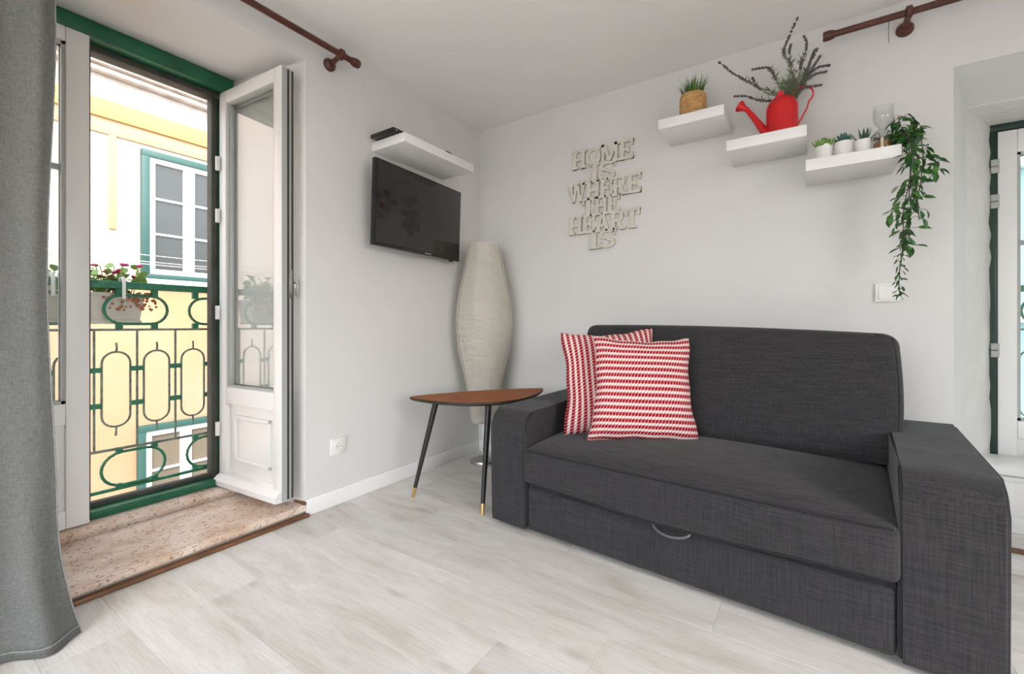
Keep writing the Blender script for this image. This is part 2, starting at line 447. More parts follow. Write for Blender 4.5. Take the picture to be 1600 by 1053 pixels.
# back wall with its niche (splayed twice, sloping head)
w = MB()
w.prism([(-.02, 0), (2.532, 0), (2.635, .30), (2.635, YO), (-.02, YO)], -.2, 2.62)
w.prism([(4.12, 0), (RX1 + .2, 0), (RX1 + .2, YO), (4.00, YO), (4.00, .30)], -.2, 2.62)
w.prism([(0, 2.009), (.30, 1.926), (YO, 1.926), (YO, 2.62), (0, 2.62)], 2.532, 4.12, 'x')
wb = tag(w.build('wall_back', 'wall', smooth=False), 'white plastered wall with a sloping niche for the narrow door', kind='structure')
j = MB()
def rough(pts, jit, z0, z1, n=34):
    # uneven, hand-plastered jamb
    b = j.bm; rows = []
    for k in range(n + 1):
        z = z0 + (z1 - z0) * k / n
        rows.append([b.verts.new((x + (random.uniform(-.004, .004) if q in jit else 0), y + (random.uniform(-.002, .002) if q in jit else 0), z)) for q, (x, y) in enumerate(pts)])
    for A, B in zip(rows, rows[1:]):
        for i in range(len(pts)):
            b.faces.new((A[i], A[(i + 1) % len(pts)], B[(i + 1) % len(pts)], B[i]))
    b.faces.new(rows[0][::-1]); b.faces.new(rows[-1])
rough([(2.626, .285), (2.676, .350), (2.718, .425), (2.76, .497), (2.76, .60), (2.626, .60)], (1, 2, 3), 0, 1.93)
rough([(4.008, .285), (4.008, .60), (3.87, .60), (3.87, .497)], (3,), 0, 1.93)
j.prism([(.29, 1.925), (.497, 1.89), (.60, 1.89), (.60, 1.93), (.29, 1.93)], 2.634, 4.0, 'x')
j.build('plaster_jamb', 'rough_wall', wb)
# rear and right walls, with window openings added for the fill lights
def wall_holes(name, axis, pos, a0, a1, h0, h1, holes, t, label):
    m = MB()
    def bx(u0, u1, z0, z1):
        if axis == 'y': m.box(u0, u1, min(pos, pos + t), max(pos, pos + t), z0, z1)
        else: m.box(min(pos, pos + t), max(pos, pos + t), u0, u1, z0, z1)
    (u0, u1, z0, z1) = holes
    bx(a0, u0, h0, h1); bx(u1, a1, h0, h1); bx(u0, u1, h0, z0); bx(u0, u1, z1, h1)
    return tag(m.build(name, 'wall', smooth=False), label, kind='structure')
wall_holes('wall_rear', 'y', RY0, -.62, RX1 + .2, -.2, 2.62, (.05, 2.35, .40, 2.32), -.10, 'white plastered wall behind the seating with a wide window opening added for fill light')
wall_holes('wall_right', 'x', RX1, RY0, 0, -.2, 2.62, (-3.45, -1.75, .35, 2.25), .10, 'white plastered wall facing the balcony door with a window opening added for fill light')
tag(MB().box(XO, RX1 + .2, RY0 - .2, YO, CZ, 2.62).build('ceiling', 'ceiling', smooth=False), 'plain white ceiling', kind='structure')
for i, (ax, pos, u0, u1, z0, z1) in enumerate((('y', RY0 - .06, .05, 2.35, .40, 2.32), ('x', RX1 + .06, -3.45, -1.75, .35, 2.25))):  # unseen windows, made up to frame the two fill lights
    fr = thing('window_%d' % (i + 1), ('white framed window added for fill light in the wall opposite the sofa', 'white framed window added for fill light in the wall opposite the balcony door')[i], None, (0, 0, 0), kind='structure')
    n = 4 if i == 0 else 3
    def bb(a, b_, c, d, nm, mat, th=.025):
        m = MB()
        if ax == 'y': m.box(a, b_, pos - th, pos + th, c, d, .004)
        else: m.box(pos - th, pos + th, a, b_, c, d, .004)
        m.build(nm, mat, fr)
    bb(u0, u1, z0, z0 + .05, 'frame', 'white_door'); bb(u0, u1, z1 - .05, z1, 'frame', 'white_door')
    for k in range(n):
        c = u0 + (u1 - u0) * k / (n - 1)
        c = min(max(c, u0 + .025), u1 - .025)
        bb(c - .025, c + .025, z0, z1, 'mullion', 'white_door')
# floor slab and planks running along the back wall
fl = tag(MB().box(XO, RX1 + .2, RY0 - .2, YO, -.2, -.012).build('floor', 'subfloor', smooth=False), 'pale whitewashed oak laminate floor', kind='structure')
fl['_o'] = (0, 0, 0)
PW, PLN = .192, 1.28
pk = mesh_only(MB().box(-PLN / 2 + .0002, PLN / 2 - .0002, -PW / 2 + .0002, PW / 2 - .0002, -.012, 0, .0006, 1), 'plank', 'floor')
def plank(x0, x1, y0, y1):
    m = MB().box(x0 + .0002, x1 - .0002, y0 + .0002, y1 - .0002, -.012, 0, .0006, 1)
    cx, cy = (x0 + x1) / 2, (y0 + y1) / 2
    m.xform(lambda c: (c.x - cx, c.y - cy, c.z))
    o = m.build('plank', 'floor', fl); o.location = (cx, cy, 0)
row = 0; y = 0.0
while y > RY0 + .001:
    y1 = y; y0 = max(y - PW, RY0)
    s = [-.15, -.92, -.50, -1.1][row % 4] + .07 * (row % 3)
    x = s
    while x < RX1:
        a, b_ = max(x, 0), min(x + PLN, RX1)
        if b_ - a > .02:
            if b_ - a > PLN - .001 and y1 - y0 > PW - .001:
                inst('plank', pk, fl, ((a + b_) / 2, (y0 + y1) / 2, 0))
            else:
                plank(a, b_, y0, y1)
        x += PLN
    y -= PW; row += 1
for k in range(2):
    plank(2.66, 3.98, .002 + k * .15, .002 + (k + 1) * .15)
# baseboards
m = MB().box(0, .014, -1.36, 0, 0, .08, .003)
tag(m.build('baseboard_left', 'white'), 'low white baseboard under the television wall', kind='structure')
m = MB().box(.014, 2.53, -.014, 0, 0, .08, .003)
tag(m.build('baseboard_back', 'white'), 'low white baseboard behind the sofa', kind='structure')

# stone threshold of the balcony door
st = thing('trim_1', 'speckled pink stone threshold step of the balcony door', None, (-.2, -2.0, 0), kind='structure')
m = MB(); m.prism([(-.425, -1.446), (.012, -1.352), (.012, -2.70), (-.425, -2.62)], .024, .055)
bmesh.ops.bevel(m.bm, geom=m.bm.edges[:], offset=.006, segments=2, affect='EDGES'); m.build('tread', 'stone', st)
m = MB(); m.prism([(-.60, -1.466), (-.425, -1.446), (-.425, -2.62), (-.60, -2.60)], .068, .094)
bmesh.ops.bevel(m.bm, geom=m.bm.edges[:], offset=.006, segments=2, affect='EDGES'); m.build('raised_sill', 'stone', st)
MB().prism([(-.60, -1.468), (-.437, -1.449), (-.437, -2.618), (-.60, -2.60)], .0, .070).build('sill_riser', 'stone', st)
MB().box(-.42, .0, -2.69, -1.37, -.012, .024).build('mortar_bed', 'subfloor', st)
MB().box(.0, .030, -2.72, -1.352, 0, .016, .005).build('wood_strip', 'oak', st)
MB().box(-.10, .012, -1.372, -1.350, .055, .068, .003).build('wood_bead', 'oak', st)

# ------------------------------------------------------------------ balcony door
d1 = thing('door_1', 'white double balcony door in a green frame, one leaf open', None, (-.5, -2.03, .094), kind='structure')
FX0, FX1 = -.60, -.475
MB().box(FX0, FX1, -2.60, -1.465, 2.125, 2.196, .006).build('frame_head', 'green', d1)
MB().box(FX0, -.53, -2.60, -1.465, 2.095, 2.125, .003).build('head_rebate', 'rebate', d1)
MB().box(FX0, FX1 - .03, -1.510, -1.465, .094, 2.125, .004).build('frame_jamb', 'green', d1)
MB().box(FX0, FX1 - .07, -1.540, -1.510, .094, 2.10, .003).build('jamb_rebate', 'rebate', d1)
MB().box(FX0, FX1 - .03, -2.60, -2.555, .094, 2.125, .004).build('frame_jamb', 'green', d1)
MB().box(FX0, -.50, -2.60, -1.465, .094, .130, .005).build('frame_threshold', 'green', d1)
MB().box(FX0 + .01, -.555, -2.58, -1.50, .130, .152, .003).build('threshold_bar', 'rebate', d1)

def leaf_parts(parent, W, H, zg0, zg1, xf, bar=None, handle=False, sw=.075, ext=True):
    """a door leaf in local coords: u from the hinge 0..W, w thickness 0..T, z 0..H; xf maps to the world"""
    T = .062
    g0, g1 = zg0, zg1
    m = MB()
    m.box(0, sw, 0, T, 0, H, .004).box(W - sw, W, 0, T, 0, H, .004)
    m.box(sw, W - sw, 0, T, H - (H - g1), H, .004)
    m.box(sw, W - sw, 0, T, g0 - .085, g0, .004)
    m.box(sw, W - sw, 0, T, 0, .075, .004)
    m.xform(xf); lf = m.build('leaf', 'white_door', parent)
    m = MB().box(sw - .005, W - sw + .005, T * .38, T * .62, .07, g0 - .08).xform(xf); m.build('lower_panel', 'white_door', lf)
    m = MB()                                         # raised moulding of the panel on both faces
    a0, a1, b0, b1 = sw + .05, W - sw - .05, .075 + .055, g0 - .085 - .055
    for (f0, f1) in ((T * .18, T * .40), (T * .60, T * .82)):
        m.box(a0, a1, f0, f1, b0, b0 + .018, .004).box(a0, a1, f0, f1, b1 - .018, b1, .004)
        m.box(a0, a0 + .018, f0, f1, b0, b1, .004).box(a1 - .018, a1, f0, f1, b0, b1, .004)
    m.xform(xf); m.build('panel_moulding', 'white_door', lf)
    m = MB()                                         # glazing beads
    for (f0, f1) in ((T * .12, T * .3), (T * .7, T * .88)):
        m.box(sw, sw + .012, f0, f1, g0, g1).box(W - sw - .012, W - sw, f0, f1, g0, g1)
        m.box(sw, W - sw, f0, f1, g0, g0 + .012).box(sw, W - sw, f0, f1, g1 - .012, g1)
    m.xform(xf); m.build('glazing_bead', 'alu', lf)
    m = MB().box(sw, W - sw, T * .48, T * .52, g0, g1).xform(xf); m.build('pane', 'pane', lf)
    if bar is not None:
        m = MB().box(sw, W - sw, T * .40, T * .60, bar - .012, bar + .012).xform(xf); m.build('glazing_bar', 'alu', lf)
    if ext:
        m = MB(); m.prism([(-.030, .005), (0.002, .002), (.002, .055), (-.012, .048), (-.030, .03)], .0, W, 'x')
        m.xform(xf); m.build('weather_bar', 'white_door', lf)
    m = MB().box(W - .001, W + .0015, .003, T - .003, .004, H - .004).xform(xf); m.build('edge_strip', 'alu', lf)
    for f0, f1 in ((.028, .038), (.049, .059)):
        m = MB().box(W - .002, W + .003, f0, f1, .01, H - .01).xform(xf); m.build('gasket', 'gasket', lf)
    if handle:
        m = MB().box(W - .055, W - .015, T, T + .010, .93, 1.10, .004).xform(xf); m.build('handle_plate', 'white_plastic', lf)
        m = MB()
        m.tube([(W - .035, T, 1.03), (W - .035, T + .045, 1.03)], .010, 10)
        m.box(W - .047, W - .023, T + .032, T + .048, .955, 1.042, .006)
        m.xform(xf); m.build('handle', 'chrome', lf)
        m = MB().box(W + .001, W + .006, .036, .052, .95, 1.08, .001).xform(xf); m.build('lock_plate', 'steel', lf)
    return lf
# open leaf: hinge on the right jamb, outer face turned to the camera
hx, hy, ang = -.527, -1.512, math.radians(3.9)
def xf_open(c):
    u, v, z = c
    return (hx + u * math.cos(ang) - v * math.sin(ang), hy + u * math.sin(ang) + v * math.cos(ang), z + .098)
lf = leaf_parts(d1, .527, 2.025, .505, 1.965, xf_open, handle=True, sw=.06)
for z in (1.72, 1.45, .95, .35):
    m = MB().tube([(-.52, -1.522, z), (-.52, -1.522, z + .07)], .011, 10); m.build('hinge', 'white_plastic', d1)
# closed leaf
def xf_closed(c):
    u, v, z = c
    return (-.528 + v, -2.555 + u, z + .098)
leaf_parts(d1, .529, 2.025, .505, 1.965, xf_closed, bar=1.46, sw=.072, ext=False)

# ------------------------------------------------------------------ narrow door in the niche
d2 = thing('door_2', 'white glazed balcony door in a dark green frame inside the niche', None, (3.3, .53, .0), kind='structure')
MB().box(2.752, 2.785, .495, .56, .02, 1.858, .003).build('frame_jamb', 'green_dark', d2)
MB().box(3.845, 3.88, .495, .56, .02, 1.858, .003).build('frame_jamb', 'green_dark', d2)
MB().box(2.752, 3.88, .495, .56, 1.858, 1.897, .003).build('frame_head', 'green_dark', d2)
def xf_d2a(c): return (2.786 + c[0], .562 - c[1], c[2] + .03)
def xf_d2b(c): return (3.845 - c[0], .562 - c[1], c[2] + .03)
leaf_parts(d2, .528, 1.825, .435, 1.715, xf_d2a, bar=1.285, sw=.066, ext=False)
leaf_parts(d2, .528, 1.825, .435, 1.715, xf_d2b, bar=1.285, sw=.066, ext=False)
for z in (1.655, 1.485, .765):
    MB().box(2.760, 2.790, .488, .502, z, z + .032, .003).box(2.760, 2.790, .488, .502, z + .035, z + .067, .003).build('hinge', 'alu', d2)
MB().box(2.60, 4.02, .60, .66, -.02, .03).build('threshold', 'stone', d2)
# low step box in front of the niche door
bx = thing('step_box', 'low white panelled wooden step in front of the niche door', 'step', (3.2, .38, 0))
MB().box(2.70, 3.93, .245, .492, .255, .298, .008, 3).build('top_board', 'white_door', bx)
MB().box(2.715, 3.915, .275, .48, .0, .256, .003).build('carcass', 'white_door', bx)
for k in range(3):
    a = 2.735 + k * .395
    m = MB()
    for q in ((a, a + .375, .225, .248), (a, a + .375, .035, .07), (a, a + .045, .07, .225), (a + .33, a + .375, .07, .225)):
        m.box(q[0], q[1], .266, .276, q[2], q[3], .002)
    m.build('panel_frame', 'white_door', bx)
tag(MB().box(2.56, 4.08, .02, .05, 0, .014, .004).build('trim_2', 'oak'), 'brown wooden floor strip across the niche', kind='structure')

# ------------------------------------------------------------------ iron railings outside both doors
def ring(cx, cz, hw, hh, n=10):
    """stadium outline in the local (u,z) plane"""
    pts = []
    if hw >= hh:
        r = hh; L = hw - r
        for k in range(n + 1):
            a = -PI / 2 + PI * k / n; pts.append((cx + L + r * math.cos(a), cz + r * math.sin(a)))
        for k in range(n + 1):
            a = PI / 2 + PI * k / n; pts.append((cx - L + r * math.cos(a), cz + r * math.sin(a)))
    else:
        r = hw; L = hh - r
        for k in range(n + 1):
            a = PI * k / n; pts.append((cx + r * math.cos(a), cz + L + r * math.sin(a)))
        for k in range(n + 1):
            a = PI + PI * k / n; pts.append((cx + r * math.cos(a), cz - L + r * math.sin(a)))
    return pts
def railing(root, u0, u1, ph, P, wpos, zs=1.0, z0=0):
    """u: along the railing, P(u,z,d): world point"""
    def bar(name, a, b, z_0, z_1, th, mat):
        m = MB()
        m.box(a, b, -th, th, z_0, z_1, .002, 1)
        m.xform(lambda c: P(c.x, c.z, c.y)); m.build(name, mat, root)
    Z = lambda z: z
    bar('top_rail', u0, u1, 1.092, 1.125, .022, 'iron_green')
    bar('middle_rail', u0, u1, .893, .904, .007, 'iron_worn')
    bar('lower_rail', u0, u1, .334, .346, .007, 'iron_worn')
    bar('bottom_rail', u0, u1, .146, .160, .008, 'iron_green')
    for u in (u0, u1):
        bar('end_post', u - .012, u + .012, .10, 1.10, .012, 'iron_green')
    step = .156; u = ph
    k0 = int((u0 - ph) / step) - 1; k1 = int((u1 - ph) / step) + 1
    def pip(name, pts, r, mat, closed=False):
        m = MB(); m.tube([P(a, b, 0) for a, b in pts], r, 7, closed); m.build(name, mat, root)
    for k in range(k0, k1 + 1):
        uc = ph + k * step               # upright bars
        if u0 + .03 < uc < u1 - .02:
            bar('upright', uc - .0045, uc + .0045, .34, .90, .0045, 'iron_worn')
            for z in (.713, .549):
                bar('collar', uc - .026, uc + .026, z - .011, z + .011, .013, 'iron_green')
        c = uc + step / 2                # ovals between the bars
        if u0 + .05 < c < u1 - .05:
            pip('oval', ring(c, .620, .052, .175), .0050, 'iron_worn', True)
            pip('spike', [(c, .79), (c + .002, .815), (c, .838)], .0045, 'iron_worn')
            pip('spike', [(c, .45), (c, .425), (c - .002, .402)], .0045, 'iron_worn')
        if k % 2 == 0 and u0 + .02 < uc + step < u1 + .05:
            c2 = uc + step
            hw = .122
            if c2 + hw > u1: hw = max(.06, u1 - c2)
            pip('scroll', ring(c2 , .994, hw, .068), .0068, 'iron_green', True)
            pip('scroll', ring(c2 - .01, .244, hw, .078), .0068, 'iron_green', True)
            for dd in (-.068, .068):
                if u0 < c2 + dd < u1:
                    for (z_0, z_1) in ((1.058, 1.094), (.902, .93), (.318, .338), (.158, .176)):
                        bar('collar', c2 + dd - .013, c2 + dd + .013, z_0, z_1, .011, 'iron_green')
RXL = -.68
r1 = thing('balcony_railing', 'green wrought-iron railing with oval loops outside the open balcony door', 'railing', (RXL, -2.0, .1))
railing(r1, -2.68, -1.40, -1.963, lambda u, z, d: (RXL + d, u, z), None)
r2 = thing('balcony_railing', 'green wrought-iron railing behind the glass of the niche door', 'railing', (3.3, .76, .1))
railing(r2, 2.66, 3.98, 2.90, lambda u, z, d: (u, .76 + d, z), None)
tag(MB().box(-1.02, XO, -2.95, -1.15, -.07, .0).build('balcony_ledge', 'potwhite'), 'narrow pale ledge below the balcony railing', 'ledge')  # pale colour picked to bounce daylight up to the door soffit
for u in (-2.68, -1.40):
    MB().box(RXL - .01, RXL + .01, u - .01, u + .01, -.01, .11).build('foot', 'iron_green', r1)
    MB().box(RXL, XO + .01, u - .008, u + .008, .86, .88).build('wall_stay', 'iron_green', r1)
for u in (2.66, 3.98):
    MB().box(u - .01, u + .01, .61, .76, .86, .88).build('wall_stay', 'iron_green', r2)

# planters with flowers hanging outside the railing
fleaf = MB(); fleaf.poly([(0, 0, 0), (.011, .012, .002), (.010, .026, .004), (0, .034, 0), (-.010, .026, .004), (-.011, .012, .002)])
fleaf = mesh_only(fleaf, 'leaf', 'fl_leaf')
def petal_mesh(mat):
    m = MB(); m.blob((0, 0, 0), .010, (1, 1, .7), 1); m.blob((.009, .004, .002), .008, (1, 1, .7), 1); m.blob((-.006, .008, .001), .008, (1, 1, .7), 1)
    return mesh_only(m, 'flower', mat)
pet = {k: petal_mesh(k) for k in ('fl_pink', 'fl_red')}
def planter(y0, y1, label, flabel, blooms, dry):
    x0, x1 = -.875, -.72
    t = thing('planter', label, 'planter', ((x0 + x1) / 2, (y0 + y1) / 2, .935), 'planters hooked on the railing')
    m = MB(); b = m.bm
    a = [b.verts.new(p) for p in ((x0 + .02, y0 + .015, .935), (x1 - .02, y0 + .015, .935), (x1 - .02, y1 - .015, .935), (x0 + .02, y1 - .015, .935))]
    c = [b.verts.new(p) for p in ((x0, y0, 1.07), (x1, y0, 1.07), (x1, y1, 1.07), (x0, y1, 1.07))]
    e = [b.verts.new(p) for p in ((x0 + .008, y0 + .008, 1.07), (x1 - .008, y0 + .008, 1.07), (x1 - .008, y1 - .008, 1.07), (x0 + .008, y1 - .008, 1.07))]
    g = [b.verts.new(p) for p in ((x0 + .012, y0 + .012, 1.045), (x1 - .012, y0 + .012, 1.045), (x1 - .012, y1 - .012, 1.045), (x0 + .012, y1 - .012, 1.045))]
    b.faces.new(a[::-1])
    for A, B in ((a, c), (c, e), (e, g)):
        for i in range(4): b.faces.new((A[i], A[(i + 1) % 4], B[(i + 1) % 4], B[i]))
    b.faces.new(g)
    m.build('trough', 'planter', t)
    m = MB().box(x0 + .013, x1 - .013, y0 + .013, y1 - .013, 1.04, 1.056); m.build('soil', 'soil', t)
    m = MB(); m.box(x0 - .006, x1 + .006, y0 - .006, y1 + .006, 1.058, 1.074, .003)
    m2 = MB()
    for (p, q, r_, s_) in ((x0 - .006, x0 + .006, y0 - .006, y1 + .006), (x1 - .006, x1 + .006, y0 - .006, y1 + .006), (x0, x1, y0 - .006, y0 + .006), (x0, x1, y1 - .006, y1 + .006)):
        m2.box(p, q, r_, s_, 1.056, 1.074, .003)
    m.bm.free(); m2.build('rim', 'planter', t)
    m = MB().box(x0 + .01, x1 - .01, y0 + .008, y1 - .008, .925, .945, .004); m.build('drip_tray', 'planter', t)
    yh = y1 - .10
    m = MB(); m.tube([(x1 - .004, yh, 1.05), (x1 + .004, yh, 1.10), (-.70, yh, 1.140), (-.66, yh, 1.142), (-.648, yh, 1.12), (-.648, yh, 1.045)], .007, 8)
    m.build('hook', 'white_plastic', t)
    f = thing('flowering_plant', flabel, 'plant', ((x0 + x1) / 2, (y0 + y1) / 2, 1.05), 'flowers in the railing planters')
    st_ = MB()
    rnd = random.Random(int(-y0 * 100))
    tips = []
    for k in range(24):
        bx_, by_ = rnd.uniform(x0 + .03, x1 - .03), rnd.uniform(y0 + .03, y1 - .03)
        tx, ty, tz = bx_ + rnd.uniform(-.03, .04), by_ + rnd.uniform(-.05, .05), rnd.uniform(1.11, 1.21)
        st_.tube([(bx_, by_, 1.045), ((bx_ + tx) / 2, (by_ + ty) / 2, (1.045 + tz) / 2 + .01), (tx, ty, tz)], .0022, 4)
        tips.append((tx, ty, tz))
        for q in range(5):
            w_ = rnd.uniform(.3, 1)
            inst('leaf', fleaf, f, (bx_ + (tx - bx_) * w_, by_ + (ty - by_) * w_, 1.045 + (tz - 1.045) * w_), (rnd.uniform(-.9, .9), rnd.uniform(-.9, .9), rnd.uniform(0, 6.3)), rnd.uniform(1.0, 1.7))
    st_.build('stems', 'fl_leaf', f)
    for k in range(blooms):
        tx, ty, tz = tips[k % len(tips)]
        inst('flower', pet['fl_pink' if k % 3 else 'fl_red'], f, (tx + rnd.uniform(-.01, .01), ty, tz + .006), (rnd.uniform(-.6, .6), rnd.uniform(-.6, .6), rnd.uniform(0, 6)), rnd.uniform(.8, 1.35))
    if dry:
        dm = MB()
        for k in range(70):
            c = Vector((x1 + rnd.uniform(-.005, .035), rnd.uniform(y1 - .16, y1 + .04), rnd.uniform(.99, 1.085)))
            dm.blob(c, rnd.uniform(.005, .009), (.5, 1, 1), 1)
        o = dm.build('withered_leaves', 'fl_brown', f); o['kind'] = 'stuff'
planter(-1.97, -1.765, 'short grey plastic planter with withered trailing leaves on the railing', 'magenta and yellow-green flowers above the short planter', 10, True)
planter(-2.60, -2.00, 'long grey plastic planter behind the closed door leaf', 'bushy green flowers behind the closed door leaf', 12, False)

# ------------------------------------------------------------------ houses across the street
FXF = -4.5
hb = thing('apartment_building', 'sunlit peach and cream house with green-framed windows across the street', 'building', (FXF - 1, -1.6, -4.5))
MB().box(FXF - 2, FXF, -1.0, 6.0, 1.40, 3.22).build('wall', 'f_peach', hb)
MB().box(FXF - 2, FXF - .002, -2.35, -1.0, 1.40, 3.22).build('wall', 'f_white', hb)
MB().box(FXF - 2, FXF, -2.35, 6.0, -4.5, 1.40).build('wall', 'f_cream', hb)
MB().box(FXF - 2, FXF, -2.35, 6.0, 3.22, 6.5).build('wall', 'f_stain', hb)
MB().box(FXF, FXF + .05, -2.35, 6.0, 3.22, 3.42, .01).build('yellow_band', 'f_yellow', hb)
MB().box(FXF, FXF + .02, -2.35, 6.0, 3.05, 3.22, .005).build('pale_yellow_band', 'f_cream', hb)
MB().box(FXF, FXF + .10, -2.35, 6.0, 3.70, 3.76, .015).box(FXF, FXF + .16, -2.35, 6.0, 3.76, 3.86, .015).build('cornice', 'f_stain', hb)
MB().box(FXF, FXF + .03, -.95, -.885, 2.0, 3.06, .004).build('pilaster_strip', 'f_orange', hb)
MB().box(FXF, FXF + .06, -.72, .40, 1.40, 1.475, .008).build('window_sill', 'f_sash', hb)
def far_window(root, y0, y1, z0, z1, frame_mat, pane_mat, fw=.075, rows=3):
    x = FXF
    m = MB()
    m.box(x, x + .07, y0, y0 + fw, z0 + fw * .7, z1 - fw, .004).box(x, x + .07, y1 - fw, y1, z0 + fw * .7, z1 - fw, .004)
    m.box(x, x + .07, y0, y1, z1 - fw, z1, .004).box(x, x + .07, y0, y1, z0, z0 + fw * .7, .004)
    wd = m.build('window', frame_mat, root)
    m = MB(); ym = (y0 + y1) / 2
    i0, i1 = y0 + fw, y1 - fw; c0, c1 = z0 + fw * .7, z1 - fw; s_ = .06
    for a, b_ in ((i0, ym), (ym, i1)):
        m.box(x + .005, x + .045, a, a + s_, c0, c1, .004).box(x + .005, x + .045, b_ - s_, b_, c0, c1, .004)
        m.box(x + .005, x + .045, a + s_, b_ - s_, c1 - s_, c1, .004).box(x + .005, x + .045, a + s_, b_ - s_, c0, c0 + s_, .004)
        for r_ in range(1, rows):
            zz = c0 + s_ + (c1 - c0 - 2 * s_) * r_ / rows
            m.box(x + .01, x + .04, a + s_, b_ - s_, zz - .012, zz + .012)
    m.build('sash', 'f_sash', wd)
    for a, b_ in ((i0, ym), (ym, i1)):
        for r_ in range(rows):
            q0 = c0 + s_ + (c1 - c0 - 2 * s_) * r_ / rows + .01; q1 = c0 + s_ + (c1 - c0 - 2 * s_) * (r_ + 1) / rows - .01
            MB().box(x + .002, x + .018, a + s_ - .005, b_ - s_ + .005, q0 - .005, q1 + .005).build('pane', pane_mat, wd)
far_window(hb, -.665, .30, 1.475, 2.985, 'f_green', 'f_glass')
far_window(hb, -.70, .27, -1.75, -.26, 'f_green', 'f_blind')
far_window(hb, 1.3, 2.27, 1.475, 2.985, 'f_green', 'f_glass')
hc = thing('apartment_building', 'white house with red window surrounds mirrored in the open door leaf', 'building', (FXF - 1, -5.5, -4.5))
MB().box(FXF - 2, FXF + .02, -9.5, -2.35, -4.5, 4.6).build('wall', 'f_white', hc)
MB().box(FXF - 2, FXF + .22, -9.5, -2.35, 4.6, 4.75, .01).build('eave', 'f_stain', hc)
FXF += .02
for yy in (-3.55, -5.4):
    far_window(hc, yy - .45, yy + .45, 2.5, 3.7, 'f_red', 'f_glass')
    far_window(hc, yy - .45, yy + .45, .2, 1.5, 'f_red', 'f_glass')
FXF -= .02
for k, (z, sag) in enumerate(((1.78, .05), (1.72, .07), (1.66, .04))):
    pts = [(-4.36 + .02 * k, -6 + 9 * i / 24, z - sag * (1 - ((i - 12) / 12) ** 2)) for i in range(25)]
    tag(MB().tube(pts, .006, 5).build('street_cable', 'wire'), ('thin cable strung along the house across the street, topmost of three', 'thin cable strung along the house across the street, between two others', 'thin cable strung along the house across the street, lowest of three')[k], 'cable', 'cables along the far facade')
hd = thing('apartment_building', 'pale teal house seen through the glass of the niche door', 'building', (3.5, 6.0, -4.5))
MB().box(-1.5, 9.0, 5.0, 7.0, -4.5, 4.2).build('wall', 'f_teal', hd)
MB().box(-1.5, 9.0, 4.9, 5.0, .95, 1.10, .01).build('string_course', 'f_sash', hd)
MB().box(-1.5, 9.0, 4.85, 5.0, 2.75, 2.9, .01).build('string_course', 'f_sash', hd)
tag(MB().box(-30, 30, -30, 30, -4.7, -4.5).build('street', 'street'), 'grey street far below the balconies', kind='structure')

# ------------------------------------------------------------------ curtain and rods
def curtain():
    t = thing('curtain', 'long grey linen curtain hanging beside the balcony door to the floor', 'curtain', (.14, -2.6, 0))
    def f(u, v):
        # u across (0 at the free edge), v down (0 top..1 floor)
        z = 2.235 * (1 - v) + .004
        s = u * .72
        flare = max(0, (v - .84) / .16) ** 2.0
        y = -2.247 - s + .010 * math.sin(9 * v) * (1 - u)
        fold = .050 * math.sin(s * 24 + .9 + .5 * math.sin(3 * v)) * (.55 + .45 * v) + .014 * math.sin(s * 51 + 4 * v)
        x = .105 + fold * (1 - .8 * math.exp(-(u / .05) ** 2)) + .03 * v
        y += flare * (.043 * math.exp(-u * 3.0))
        x += flare * (.055 * math.exp(-u * 1.2) + .10 * math.exp(-((u - .28) / .22) ** 2))
        z += flare * .0
        return (x, y, z)
    m = MB(); m.grid(f, 110, 60)
    bmesh.ops.solidify(m.bm, geom=m.bm.faces[:], thickness=.003)
    c = m.build('cloth', 'curtain', t, ang=2)
    m = MB()
    m.tube([Vector(f(i / 110, .992)) + Vector((.0015, 0, .002)) for i in range(111)], .0018, 5); m.build('hem', 'curtain', t)
    m = MB()
    m.tube([Vector(f(.0, i / 60)) for i in range(61)], .0018, 5); m.build('side_seam', 'curtain', t)
curtain()
def rod(label, P, u0, u1, brackets, rings_, end, wallP):
    t = thing('curtain_rod', label, 'curtain rod', P(u0))
    m = MB(); m.tube([P(u0), P(u1)], .0145, 14); m.build('pole', 'rodwood', t)
    d = (Vector(P(u1)) - Vector(P(u0))).normalized()
    e = Vector(P(end)); s = d if end == u0 else -d
    m = MB(); m.tube([e - s * .012, e - s * .004, e + s * .014, e + s * .03, e + s * .034], [.019, .022, .022, .018, .015], 14); m.build('finial', 'rodwood', t)
    for u in brackets:
        p = Vector(P(u)); q = Vector(wallP(u)); n = (q - p).normalized()
        m = MB()
        m.tube([q - Vector((0, 0, .02)), q - n * .012 - Vector((0, 0, .02)), q - n * .028 - Vector((0, 0, .018))], [.032, .031, .018], 18)
        m.tube([q - n * .02 - Vector((0, 0, .02)), p + n * .02 - Vector((0, 0, .006))], .012, 10)
        m.build('bracket', 'rodwood', t)
        m = MB(); m.tube([p - d * .012, p - d * .008, p + d * .008, p + d * .012], [.019, .026, .026, .019], 16); m.build('bracket_ring', 'rodwood', t)
    for u in rings_:
        p = Vector(P(u)); m = MB()
        a = d.orthogonal().normalized(); b_ = d.cross(a)
        m.tube([p + (a * math.cos(k * PI / 8) + b_ * math.sin(k * PI / 8)) * .024 - Vector((0, 0, .009)) for k in range(16)], .0035, 6, True)
        m.build('ring', 'rodwood', t)
    return t
rod('dark wooden curtain rod above the balcony door', lambda u: (.10, u, 2.256), -3.10, -1.14, [-1.232, -3.0], [-2.25 - .11 * k for k in range(7)], -1.14, lambda u: (0.001, u, 2.256))
rod('dark wooden curtain rod with bracket above the niche door', lambda u: (u, -.10, 2.243), 2.09, 4.36, [2.376, 4.2], [], 2.09, lambda u: (u, -.001, 2.243))
